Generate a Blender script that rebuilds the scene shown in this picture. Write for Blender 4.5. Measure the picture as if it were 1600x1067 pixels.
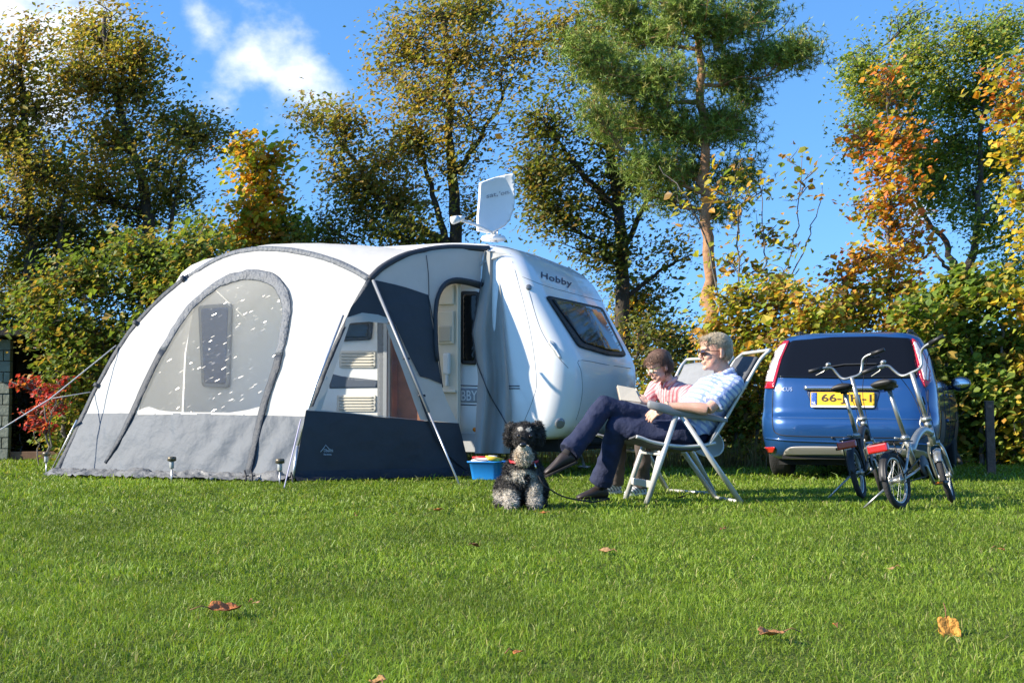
import bpy, bmesh, math, random
import numpy as np
from mathutils import Vector, Matrix, noise
from mathutils.bvhtree import BVHTree

for _o in list(bpy.data.objects):
    bpy.data.objects.remove(_o)
scene = bpy.context.scene
COL = scene.collection
R = math.radians

# ------------------------------------------------------------------ camera
FPX, CX, CY, CAMH = 2000.0, 800.0, 533.5, 0.65
PITCH = math.atan(116.5 / FPX)
cd = bpy.data.cameras.new('camera')
cam = bpy.data.objects.new('camera', cd)
COL.objects.link(cam)
cam.location = (0, 0, CAMH)
cam.rotation_euler = (math.pi / 2 + PITCH, 0, 0)
cd.sensor_width = 36.0
cd.lens = FPX / 1600.0 * 36.0
cd.clip_start = 0.05
cd.clip_end = 5000
scene.camera = cam

# ------------------------------------------------------------------ light
SUN_EL = R(27.5)
SUN_AZ = Vector((-0.96, -0.27, 0)).normalized()      # horizontal direction towards the sun
SUN = Vector((SUN_AZ.x * math.cos(SUN_EL), SUN_AZ.y * math.cos(SUN_EL), math.sin(SUN_EL)))
ld = bpy.data.lights.new('sun', 'SUN')
ld.energy = 4.5
ld.angle = R(0.5)
ld.color = (1.0, 0.90, 0.75)
sun = bpy.data.objects.new('sun', ld)
COL.objects.link(sun)
sun.location = SUN * 60
sun.rotation_euler = (-SUN).to_track_quat('-Z', 'Y').to_euler()

world = bpy.data.worlds.new('World')
scene.world = world
world.use_nodes = True
nt = world.node_tree
nt.nodes.clear()
W = lambda t: nt.nodes.new(t)
out = W('ShaderNodeOutputWorld')
bg = W('ShaderNodeBackground')
bg.inputs['Strength'].default_value = 0.142
sky = W('ShaderNodeTexSky')
sky.sky_type = 'NISHITA'
sky.sun_disc = False
sky.sun_elevation = SUN_EL
sky.sun_rotation = math.atan2(SUN_AZ.x, SUN_AZ.y)
sky.altitude = 0
sky.air_density = 1.0
sky.dust_density = 0.0
sky.ozone_density = 3.0
hs = W('ShaderNodeHueSaturation')
hs.inputs['Saturation'].default_value = 1.2
hs.inputs['Value'].default_value = 1.0
hs.inputs['Hue'].default_value = 0.502
tcs = W('ShaderNodeTexCoord')
lift = W('ShaderNodeVectorMath'); lift.operation = 'ADD'; lift.inputs[1].default_value = (0, 0, 0.20)
nrmz = W('ShaderNodeVectorMath'); nrmz.operation = 'NORMALIZE'
nt.links.new(tcs.outputs['Generated'], lift.inputs[0]); nt.links.new(lift.outputs[0], nrmz.inputs[0]); nt.links.new(nrmz.outputs[0], sky.inputs['Vector'])
nt.links.new(sky.outputs[0], hs.inputs['Color'])
# fair-weather clouds: noise on the view direction, gathered in a few banks
tc = W('ShaderNodeTexCoord')
def wmath(op, a, b=None):
    n = W('ShaderNodeMath'); n.operation = op
    for i, x in enumerate((a, b)):
        if x is None: continue
        if isinstance(x, (int, float)): n.inputs[i].default_value = x
        else: nt.links.new(x, n.inputs[i])
    return n.outputs[0]
def sky_dir(px, py):
    v = Vector(((px - CX) / FPX, 0, 0)) + Vector((0, math.cos(PITCH), math.sin(PITCH))) + Vector((0, -math.sin(PITCH), math.cos(PITCH))) * (-(py - CY) / FPX)
    return v.normalized()
nz = W('ShaderNodeTexNoise'); nz.inputs['Scale'].default_value = 15; nz.inputs['Detail'].default_value = 7; nz.inputs['Roughness'].default_value = 0.55
mp = W('ShaderNodeMapping'); mp.inputs['Scale'].default_value = (1, 1, 1.35)
mp.inputs['Location'].default_value = (0.31, 0.12, 0.2)
nt.links.new(tc.outputs['Generated'], mp.inputs[0]); nt.links.new(mp.outputs[0], nz.inputs['Vector'])
banks = None
bank_list = [(sky_dir(400, 95), 0.052), (sky_dir(325, 50), 0.034), (sky_dir(455, 125), 0.046), (sky_dir(10, 10), 0.12), (sky_dir(60, 120), 0.06), (sky_dir(1440, 330), 0.018),
             (Vector((-0.9, 0.4, 0.3)).normalized(), 0.13), (Vector((0.85, 0.5, 0.35)).normalized(), 0.14), (Vector((0.5, -0.8, 0.4)).normalized(), 0.16),
             (Vector((-0.4, -0.85, 0.5)).normalized(), 0.15), (Vector((0.1, 0.6, 0.8)).normalized(), 0.13), (Vector((-0.55, 0.6, 0.55)).normalized(), 0.10)]
for d, rad in bank_list:
    sb = W('ShaderNodeVectorMath'); sb.operation = 'DISTANCE'
    nt.links.new(tc.outputs['Generated'], sb.inputs[0]); sb.inputs[1].default_value = d
    m = wmath('SUBTRACT', 1.0, wmath('DIVIDE', sb.outputs['Value'], rad))
    banks = m if banks is None else wmath('MAXIMUM', banks, m)
dens = wmath('ADD', wmath('MULTIPLY', wmath('SUBTRACT', nz.outputs['Fac'], 0.53), 3.4), wmath('MAXIMUM', banks, -1.5))
mr = W('ShaderNodeMapRange'); mr.interpolation_type = 'SMOOTHSTEP'
mr.inputs['From Min'].default_value = 0.0; mr.inputs['From Max'].default_value = 1.1; mr.inputs['To Max'].default_value = 0.9
nt.links.new(dens, mr.inputs[0])
mixc = W('ShaderNodeMix'); mixc.data_type = 'RGBA'
nt.links.new(mr.outputs[0], mixc.inputs['Factor'])
nt.links.new(hs.outputs[0], mixc.inputs['A'])
mixc.inputs['B'].default_value = (4.0, 4.15, 4.5, 1)
nt.links.new(mixc.outputs['Result'], bg.inputs['Color'])
nt.links.new(bg.outputs[0], out.inputs['Surface'])

scene.render.engine = 'CYCLES'
scene.view_settings.view_transform = 'Standard'
scene.view_settings.look = 'None'
scene.view_settings.gamma = 1.0
scene.view_settings.exposure = 1.2
scene.cycles.max_bounces = 8
scene.cycles.transparent_max_bounces = 16
scene.cycles.caustics_reflective = False
scene.cycles.caustics_refractive = False
scene.cycles.use_denoising = True

# ------------------------------------------------------------------ pixel helpers (photograph pixels -> points of the place)
FWD = Vector((0, math.cos(PITCH), math.sin(PITCH)))
UPV = Vector((0, -math.sin(PITCH), math.cos(PITCH)))
CAM = Vector((0, 0, CAMH))
def ray(px, py):
    return Vector(((px - CX) / FPX, 0, 0)) + FWD - UPV * ((py - CY) / FPX)
def at(px, py, Y):
    r = ray(px, py)
    return CAM + r * (Y / r.y)
def ground(px, py, z=0.0):
    r = ray(px, py)
    return CAM + r * ((z - CAMH) / r.z)
def hit(bvh, px, py, off=0.0):
    r = ray(px, py).normalized()
    loc, nrm, i, d = bvh.ray_cast(CAM, r)
    if loc is None: return None
    if nrm.dot(r) > 0: nrm = -nrm
    return loc + nrm * off

# ------------------------------------------------------------------ object helpers
def lin(r, g, b):
    f = lambda c: (c / 255 / 12.92) if c / 255 <= 0.04045 else ((c / 255 + 0.055) / 1.055) ** 2.4
    return (f(r), f(g), f(b))
def tag(o, label=None, cat=None, group=None, kind=None):
    if label: o['label'] = label
    if cat: o['category'] = cat
    if group: o['group'] = group
    if kind: o['kind'] = kind
    return o
def thing(name, label, cat, loc, group=None):
    o = bpy.data.objects.new(name, None)
    COL.objects.link(o)
    o.location = loc
    o.empty_display_size = 0.1
    return tag(o, label, cat, group)
def link(name, me, mat, parent=None, kind=None, label=None):
    o = bpy.data.objects.new(name, me)
    COL.objects.link(o)
    if mat is not None and not me.materials:
        me.materials.append(mat)
    if parent is not None:
        o.parent = parent
        o.matrix_parent_inverse = Matrix.Translation(-parent.location)   # parts are modelled where they stand
    if kind: o['kind'] = kind
    if label: o['label'] = label
    return o
def fast_mesh(name, V, F, colors=None, smooth=False):
    """V (n,3) float array, F (m,k) int array, one polygon size"""
    V = np.asarray(V, dtype=np.float32); F = np.asarray(F, dtype=np.int32)
    me = bpy.data.meshes.new(name)
    k = F.shape[1]
    me.vertices.add(len(V)); me.vertices.foreach_set('co', V.ravel())
    me.loops.add(F.size); me.loops.foreach_set('vertex_index', F.ravel())
    me.polygons.add(len(F))
    me.polygons.foreach_set('loop_start', np.arange(0, F.size, k, dtype=np.int32))
    me.polygons.foreach_set('loop_total', np.full(len(F), k, dtype=np.int32))
    me.polygons.foreach_set('use_smooth', np.full(len(F), smooth, dtype=bool))
    if colors is not None:
        a = me.color_attributes.new('tint', 'FLOAT_COLOR', 'POINT')
        c = np.ones((len(V), 4), dtype=np.float32); c[:, :3] = colors
        a.data.foreach_set('color', c.ravel())
    me.update(calc_edges=True)
    return me

class MB:
    """collects shapes of one part; M maps its local points to the place"""
    def __init__(s, M=None):
        s.v = []; s.f = []; s.M = M
    def add(s, vs, fs):
        b = len(s.v)
        s.v += [Vector(p) for p in vs]
        s.f += [tuple(i + b for i in f) for f in fs]
        return s
    def box(s, c, size, rot=None, taper=None):
        hx, hy, hz = size[0] / 2, size[1] / 2, size[2] / 2
        vs = []
        for z in (-1, 1):
            t = taper if (taper and z > 0) else (1, 1)
            for x, y in ((-1, -1), (1, -1), (1, 1), (-1, 1)):
                vs.append(Vector((x * hx * t[0], y * hy * t[1], z * hz)))
        if rot is not None: vs = [rot @ p for p in vs]
        c = Vector(c)
        return s.add([p + c for p in vs], [(3, 2, 1, 0), (4, 5, 6, 7), (0, 1, 5, 4), (1, 2, 6, 5), (2, 3, 7, 6), (3, 0, 4, 7)])
    def tube(s, pts, r, n=8, cap=True, flat=1.0, up=(0, 0, 1)):
        pts = [Vector(p) for p in pts]
        if not isinstance(r, (list, tuple)): r = [r] * len(pts)
        m = len(pts)
        T = []
        for i in range(m):
            a = pts[max(0, i - 1)]; b = pts[min(m - 1, i + 1)]
            t = (b - a)
            T.append(t.normalized() if t.length > 1e-9 else Vector((0, 0, 1)))
        u = Vector(up)
        if abs(u.normalized().dot(T[0])) > 0.95: u = Vector((1, 0, 0)) if abs(T[0].x) < 0.9 else Vector((0, 1, 0))
        x = (u - T[0] * u.dot(T[0])).normalized()
        vs = []
        for i in range(m):
            x = (x - T[i] * x.dot(T[i]))
            x = x.normalized() if x.length > 1e-6 else T[i].orthogonal().normalized()
            y = T[i].cross(x)
            for k in range(n):
                a = 2 * math.pi * k / n
                vs.append(pts[i] + x * (math.cos(a) * r[i] * flat) + y * (math.sin(a) * r[i]))
        fs = []
        for i in range(m - 1):
            for k in range(n):
                k2 = (k + 1) % n
                fs.append((i * n + k, i * n + k2, (i + 1) * n + k2, (i + 1) * n + k))
        if cap:
            fs.append(tuple(range(n - 1, -1, -1)))
            fs.append(tuple((m - 1) * n + k for k in range(n)))
        return s.add(vs, fs)
    def loft(s, secs, cap=True, close=True):
        n = len(secs[0]); m = len(secs)
        vs = [p for q in secs for p in q]
        fs = []
        kk = n if close else n - 1
        for i in range(m - 1):
            for k in range(kk):
                k2 = (k + 1) % n
                fs.append((i * n + k, i * n + k2, (i + 1) * n + k2, (i + 1) * n + k))
        if cap:
            fs.append(tuple(range(n - 1, -1, -1)))
            fs.append(tuple((m - 1) * n + k for k in range(n)))
        return s.add(vs, fs)
    def grid(s, P):
        m, n = len(P), len(P[0])
        vs = [p for q in P for p in q]
        fs = [(i * n + k, i * n + k + 1, (i + 1) * n + k + 1, (i + 1) * n + k) for i in range(m - 1) for k in range(n - 1)]
        return s.add(vs, fs)
    def ell(s, c, rad, rot=None, n=16, m=10):
        c = Vector(c); secs = []
        for i in range(1, m):
            ph = math.pi * i / m
            ring = []
            for k in range(n):
                a = 2 * math.pi * k / n
                p = Vector((rad[0] * math.sin(ph) * math.cos(a), rad[1] * math.sin(ph) * math.sin(a), -rad[2] * math.cos(ph)))
                ring.append(c + (rot @ p if rot is not None else p))
            secs.append(ring)
        b = len(s.v)
        s.loft(secs, cap=False)
        e = Vector((0, 0, rad[2])); e = rot @ e if rot is not None else e
        s.v += [c - e, c + e]
        lo, hi = len(s.v) - 2, len(s.v) - 1
        L = b + (m - 2) * n
        for k in range(n):
            k2 = (k + 1) % n
            s.f.append((lo, b + k2, b + k)); s.f.append((hi, L + k, L + k2))
        return s
    def lathe(s, prof, n=20, axis='z', c=(0, 0, 0)):
        c = Vector(c); secs = []
        for r, h in prof:
            ring = []
            for k in range(n):
                a = 2 * math.pi * k / n
                x, y = r * math.cos(a), r * math.sin(a)
                p = {'z': Vector((x, y, h)), 'x': Vector((h, x, y)), 'y': Vector((x, h, y))}[axis]
                ring.append(c + p)
            secs.append(ring)
        return s.loft(secs)
    def prism(s, poly, ext):
        """poly: list of points; ext: vector"""
        n = len(poly); ext = Vector(ext)
        vs = [Vector(p) for p in poly] + [Vector(p) + ext for p in poly]
        fs = [tuple(range(n - 1, -1, -1)), tuple(range(n, 2 * n))]
        fs += [(k, (k + 1) % n, n + (k + 1) % n, n + k) for k in range(n)]
        return s.add(vs, fs)
    def mesh(s, name, smooth=True):
        me = bpy.data.meshes.new(name)
        vs = [(s.M @ p) if s.M is not None else p for p in s.v]
        me.from_pydata([tuple(p) for p in vs], [], s.f)
        bm = bmesh.new(); bm.from_mesh(me)
        bmesh.ops.recalc_face_normals(bm, faces=bm.faces)
        bm.to_mesh(me); bm.free()
        if smooth: me.polygons.foreach_set('use_smooth', [True] * len(me.polygons))
        me.update()
        return me
    def build(s, name, mat, parent=None, smooth=True, bevel=0, solid=0, sub=0, kind=None, label=None, auto=None):
        me = s.mesh(name, smooth)
        o = link(name, me, mat, parent, kind, label)
        if sub:
            m = o.modifiers.new('sub', 'SUBSURF'); m.levels = sub; m.render_levels = sub
        if solid:
            m = o.modifiers.new('solid', 'SOLIDIFY'); m.thickness = solid; m.offset = 0
        if bevel:
            m = o.modifiers.new('bevel', 'BEVEL'); m.width = bevel; m.segments = 2; m.limit_method = 'ANGLE'; m.angle_limit = R(35)
        if smooth and auto is not None:
            me.set_sharp_from_angle(angle=R(auto))
        return o
def resample(pts, n):
    pts = [Vector(p) for p in pts]
    L = [0]
    for a, b in zip(pts, pts[1:]): L.append(L[-1] + (b - a).length)
    res = []; j = 0
    for i in range(n):
        t = L[-1] * i / (n - 1)
        while j < len(L) - 2 and L[j + 1] < t: j += 1
        k = (t - L[j]) / max(1e-9, L[j + 1] - L[j])
        res.append(pts[j].lerp(pts[j + 1], min(1, k)))
    return res
def spline(pts, n):
    """Catmull-Rom through the points"""
    P = [Vector(p) for p in pts]
    P = [P[0] * 2 - P[1]] + P + [P[-1] * 2 - P[-2]]
    segs = len(P) - 3; res = []
    for i in range(n):
        t = segs * i / (n - 1); k = min(int(t), segs - 1); u = t - k
        a, b, c, d = P[k:k + 4]
        res.append(0.5 * ((2 * b) + (c - a) * u + (2 * a - 5 * b + 4 * c - d) * u * u + (3 * b - a - 3 * c + d) * u ** 3))
    return res

# ------------------------------------------------------------------ materials
_M = {}
def mat(name, col=(0.5, 0.5, 0.5), rough=0.5, metal=0.0, var=0.0, vscale=6.0, bump=0.0, bscale=40.0, coat=0.0, spec=0.5, sheen=0.0, dirt=None, emis=None, alpha=None, sss=0.0, transl=0.0, rvar=0.0):
    if name in _M: return _M[name]
    m = bpy.data.materials.new(name); m.use_nodes = True
    t = m.node_tree; N = t.nodes; L = t.links
    p = N['Principled BSDF']
    p.inputs['Base Color'].default_value = (*col, 1)
    p.inputs['Roughness'].default_value = rough
    p.inputs['Metallic'].default_value = metal
    p.inputs['Specular IOR Level'].default_value = spec
    p.inputs['Coat Weight'].default_value = coat
    p.inputs['Coat Roughness'].default_value = 0.06
    p.inputs['Sheen Weight'].default_value = sheen
    if sss:
        p.inputs['Subsurface Weight'].default_value = sss
        p.inputs['Subsurface Radius'].default_value = (0.012, 0.005, 0.003)
    tcn = N.new('ShaderNodeTexCoord')
    if var or rvar:
        nz = N.new('ShaderNodeTexNoise'); nz.inputs['Scale'].default_value = vscale; nz.inputs['Detail'].default_value = 6; nz.inputs['Roughness'].default_value = 0.6
        L.new(tcn.outputs['Object'], nz.inputs['Vector'])
    if var:
        r = N.new('ShaderNodeMapRange'); r.inputs['From Min'].default_value = 0.3; r.inputs['From Max'].default_value = 0.7
        r.inputs['To Min'].default_value = 1 - var; r.inputs['To Max'].default_value = 1 + var
        L.new(nz.outputs['Fac'], r.inputs[0])
        mx = N.new('ShaderNodeVectorMath'); mx.operation = 'SCALE'
        mx.inputs[0].default_value = col
        L.new(r.outputs[0], mx.inputs['Scale'])
        src = mx.outputs[0]
        if dirt:
            n2 = N.new('ShaderNodeTexNoise'); n2.inputs['Scale'].default_value = dirt[1]; n2.inputs['Detail'].default_value = 8
            L.new(tcn.outputs['Object'], n2.inputs['Vector'])
            r2 = N.new('ShaderNodeMapRange'); r2.inputs['From Min'].default_value = 0.5; r2.inputs['From Max'].default_value = 0.72; r2.inputs['To Max'].default_value = dirt[2]
            L.new(n2.outputs['Fac'], r2.inputs[0])
            mm = N.new('ShaderNodeMix'); mm.data_type = 'RGBA'
            L.new(r2.outputs[0], mm.inputs['Factor']); L.new(src, mm.inputs['A']); mm.inputs['B'].default_value = (*dirt[0], 1)
            src = mm.outputs['Result']
        L.new(src, p.inputs['Base Color'])
    if rvar:
        r = N.new('ShaderNodeMapRange'); r.inputs['From Min'].default_value = 0.3; r.inputs['From Max'].default_value = 0.7
        r.inputs['To Min'].default_value = max(0.02, rough - rvar); r.inputs['To Max'].default_value = rough + rvar
        L.new(nz.outputs['Fac'], r.inputs[0]); L.new(r.outputs[0], p.inputs['Roughness'])
    if bump:
        nb = N.new('ShaderNodeTexNoise'); nb.inputs['Scale'].default_value = bscale; nb.inputs['Detail'].default_value = 5
        L.new(tcn.outputs['Object'], nb.inputs['Vector'])
        b = N.new('ShaderNodeBump'); b.inputs['Strength'].default_value = bump; b.inputs['Distance'].default_value = 0.02
        L.new(nb.outputs['Fac'], b.inputs['Height']); L.new(b.outputs[0], p.inputs['Normal'])
    if transl:
        tr = N.new('ShaderNodeBsdfTranslucent'); tr.inputs['Color'].default_value = (*col, 1)
        ms = N.new('ShaderNodeMixShader'); ms.inputs[0].default_value = transl
        L.new(p.outputs[0], ms.inputs[1]); L.new(tr.outputs[0], ms.inputs[2])
        L.new(ms.outputs[0], N['Material Output'].inputs['Surface'])
    if emis: 
        p.inputs['Emission Color'].default_value = (*emis[0], 1); p.inputs['Emission Strength'].default_value = emis[1]
    _M[name] = m
    return m
def tint_mat(name, transl=0.3, rough=0.55, spec=0.3, gain=1.0):
    """colour comes from each leaf's or blade's own tint"""
    if name in _M: return _M[name]
    m = bpy.data.materials.new(name); m.use_nodes = True
    t = m.node_tree; N = t.nodes; L = t.links
    p = N['Principled BSDF']
    a = N.new('ShaderNodeVertexColor'); a.layer_name = 'tint'
    p.inputs['Roughness'].default_value = rough
    p.inputs['Specular IOR Level'].default_value = spec
    L.new(a.outputs['Color'], p.inputs['Base Color'])
    if transl:
        tr = N.new('ShaderNodeBsdfTranslucent')
        g = N.new('ShaderNodeVectorMath'); g.operation = 'MULTIPLY'; g.inputs[1].default_value = (1.5, 1.45, 0.7)
        L.new(a.outputs['Color'], g.inputs[0]); L.new(g.outputs[0], tr.inputs['Color'])
        ms = N.new('ShaderNodeMixShader'); ms.inputs[0].default_value = transl
        L.new(p.outputs[0], ms.inputs[1]); L.new(tr.outputs[0], ms.inputs[2])
        L.new(ms.outputs[0], N['Material Output'].inputs['Surface'])
    _M[name] = m
    return m
# ================================================================== shapes laid on a surface
from mathutils.geometry import delaunay_2d_cdt
def inside(poly, x, y):
    c = False; j = len(poly) - 1
    for i in range(len(poly)):
        xi, yi = poly[i][0], poly[i][1]; xj, yj = poly[j][0], poly[j][1]
        if (yi > y) != (yj > y) and x < (xj - xi) * (y - yi) / (yj - yi) + xi: c = not c
        j = i
    return c
def dense(poly, step, closed=True):
    res = []
    n = len(poly)
    for i in range(n if closed else n - 1):
        a = Vector((poly[i][0], poly[i][1])); b = Vector((poly[(i + 1) % n][0], poly[(i + 1) % n][1]))
        k = max(1, int((b - a).length / step + .5))
        res += [a.lerp(b, q / k) for q in range(k)]
    if not closed: res.append(Vector((poly[-1][0], poly[-1][1])))
    return res
def smooth_poly(pts, n):
    return [(p.x, p.y) for p in spline([(q[0], q[1], 0) for q in pts], n)]
def round_poly(pts, r=4, k=4):
    res = []; n = len(pts)
    for i in range(n):
        p = Vector(pts[i]); a = Vector(pts[i - 1]); b = Vector(pts[(i + 1) % n])
        ra = min(r, (a - p).length * .45); rb = min(r, (b - p).length * .45)
        s = p + (a - p).normalized() * ra; e = p + (b - p).normalized() * rb
        for q in range(k + 1):
            t = q / k
            v = s * (1 - t) ** 2 + p * 2 * t * (1 - t) + e * t * t
            res.append((v.x, v.y))
    return res
def surf_patch(outline, step, proj, holes=()):
    """fills an outline with small triangles and carries every corner onto a surface"""
    V = []; E = []
    for poly in [outline] + list(holes):
        d = dense(poly, step); b = len(V)
        V += d; E += [(b + i, b + (i + 1) % len(d)) for i in range(len(d))]
    x0 = min(p[0] for p in outline); x1 = max(p[0] for p in outline); y0 = min(p[1] for p in outline); y1 = max(p[1] for p in outline)
    yy = y0 + step * .6; row = 0
    while yy < y1:
        xx = x0 + step * (.5 if row % 2 else 1.0)
        while xx < x1:
            if inside(outline, xx, yy) and not any(inside(h, xx, yy) for h in holes):
                V.append(Vector((xx, yy)))
            xx += step
        yy += step * .87; row += 1
    ov, oe, of, _, _, _ = delaunay_2d_cdt(V, E, [], 1, 1e-4)
    fs = []
    for f in of:
        cx = sum(ov[i].x for i in f) / len(f); cy = sum(ov[i].y for i in f) / len(f)
        if inside(outline, cx, cy) and not any(inside(h, cx, cy) for h in holes): fs.append(tuple(f))
    P = [proj(p.x, p.y) for p in ov]
    bad = [i for i, p in enumerate(P) if p is None]
    if bad:
        good = [i for i, p in enumerate(P) if p is not None]
        if not good: raise RuntimeError('patch misses its surface')
        for i in bad:
            P[i] = P[min(good, key=lambda g: (ov[g] - ov[i]).length)].copy()
    mb = MB(); mb.add(P, fs)
    return mb
def bvh_of(*objs):
    vs = []; fs = []
    for o in objs:
        me = o.data if hasattr(o, 'data') else o
        b = len(vs)
        vs += [v.co.copy() for v in me.vertices]
        fs += [tuple(i + b for i in p.vertices) for p in me.polygons]
    return BVHTree.FromPolygons(vs, fs)
def on(bvh, off=0.0):
    return lambda x, y: hit(bvh, x, y, off)
def plate_on(name, bvh, outline, off, thick, m, parent, step=5, holes=(), label=None, bevel=0):
    """a thin piece following the surface, its outer face `off` proud of it"""
    mb = surf_patch(outline, step, on(bvh, off), holes)
    o = mb.build(name, m, parent, label=label)
    if thick:
        s = o.modifiers.new('solid', 'SOLIDIFY'); s.thickness = thick; s.offset = 0
    return o
def line_on(name, bvh, pts, r, m, parent, off=0.0, n=24, label=None, straight=False):
    q = dense(pts, 4, closed=False) if straight else [Vector(p) for p in smooth_poly(pts, n)]
    P = [hit(bvh, p.x, p.y, off) for p in q]
    P = [p for p in P if p is not None]
    return MB().tube(P, r, n=5).build(name, m, parent, label=label)
def text_points(body, bold=0.0, spacing=1.0):
    cu = bpy.data.curves.new('lettering', 'FONT'); cu.body = body; cu.offset = bold; cu.resolution_u = 3; cu.space_character = spacing
    o = bpy.data.objects.new('lettering', cu); COL.objects.link(o)
    bpy.context.view_layer.update()
    me = bpy.data.meshes.new_from_object(o.evaluated_get(bpy.context.evaluated_depsgraph_get()))
    vs = [v.co.copy() for v in me.vertices]; fs = [tuple(p.vertices) for p in me.polygons]
    bpy.data.objects.remove(o); bpy.data.curves.remove(cu); bpy.data.meshes.remove(me)
    x0 = min(v.x for v in vs); x1 = max(v.x for v in vs); y0 = min(v.y for v in vs); y1 = max(v.y for v in vs)
    return [((v.x - x0) / (x1 - x0), (v.y - y0) / (y1 - y0)) for v in vs], fs
def text_on(name, body, proj, corners, m, parent, bold=0.0, spacing=1.0):
    """corners: lower-left, lower-right, upper-right, upper-left in picture pixels"""
    uv, fs = text_points(body, bold, spacing)
    a, b, c, d = [Vector((p[0], p[1])) for p in corners]
    P = []
    for u, w in uv:
        q = (a * (1 - u) + b * u) * (1 - w) + (d * (1 - u) + c * u) * w
        P.append(proj(q.x, q.y))
    if any(p is None for p in P): return None
    mb = MB(); mb.add(P, fs)
    return mb.build(name, m, parent, smooth=False)
# ================================================================== lawn
def lawn_mat():
    m = bpy.data.materials.new('lawn_soil'); m.use_nodes = True
    t = m.node_tree; N = t.nodes; L = t.links
    p = N['Principled BSDF']; p.inputs['Roughness'].default_value = 0.95; p.inputs['Specular IOR Level'].default_value = 0.1
    tcn = N.new('ShaderNodeTexCoord')
    n1 = N.new('ShaderNodeTexNoise'); n1.inputs['Scale'].default_value = 1.3; n1.inputs['Detail'].default_value = 8
    n2 = N.new('ShaderNodeTexNoise'); n2.inputs['Scale'].default_value = 60; n2.inputs['Detail'].default_value = 4
    L.new(tcn.outputs['Object'], n1.inputs['Vector']); L.new(tcn.outputs['Object'], n2.inputs['Vector'])
    cr = N.new('ShaderNodeValToRGB')
    cr.color_ramp.elements[0].position = 0.3; cr.color_ramp.elements[0].color = (0.06, 0.085, 0.015, 1)
    cr.color_ramp.elements[1].position = 0.7; cr.color_ramp.elements[1].color = (0.11, 0.145, 0.028, 1)
    ad = N.new('ShaderNodeMath'); ad.operation = 'MULTIPLY_ADD'; ad.inputs[1].default_value = 0.5
    L.new(n2.outputs['Fac'], ad.inputs[0])
    h = N.new('ShaderNodeMath'); h.operation = 'MULTIPLY'; h.inputs[1].default_value = 0.5
    L.new(n1.outputs['Fac'], h.inputs[0]); L.new(h.outputs[0], ad.inputs[2])
    L.new(ad.outputs[0], cr.inputs[0]); L.new(cr.outputs[0], p.inputs['Base Color'])
    b = N.new('ShaderNodeBump'); b.inputs['Strength'].default_value = 0.8; b.inputs['Distance'].default_value = 0.03
    L.new(n2.outputs['Fac'], b.inputs['Height']); L.new(b.outputs[0], p.inputs['Normal'])
    return m
def lawn_z(x, y):
    return 0.012 * noise.noise(Vector((x * 0.6, y * 0.6, 3.1)))
xs = np.concatenate([[-1500, -300, -60], np.linspace(-20, 20, 61), [60, 300, 1500]])
ys = np.concatenate([[-300, -60, -15], np.linspace(-4, 40, 67), [80, 300, 2500]])
gv = [(x, y, lawn_z(x, y) - 0.012) for y in ys for x in xs]
nx = len(xs)
gf = [(j * nx + i, j * nx + i + 1, (j + 1) * nx + i + 1, (j + 1) * nx + i) for j in range(len(ys) - 1) for i in range(nx - 1)]
gme = fast_mesh('lawn', np.array(gv), np.array(gf), smooth=True)
tag(link('lawn', gme, lawn_mat()), kind='structure', label='mown green lawn of the camping pitch')

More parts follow.
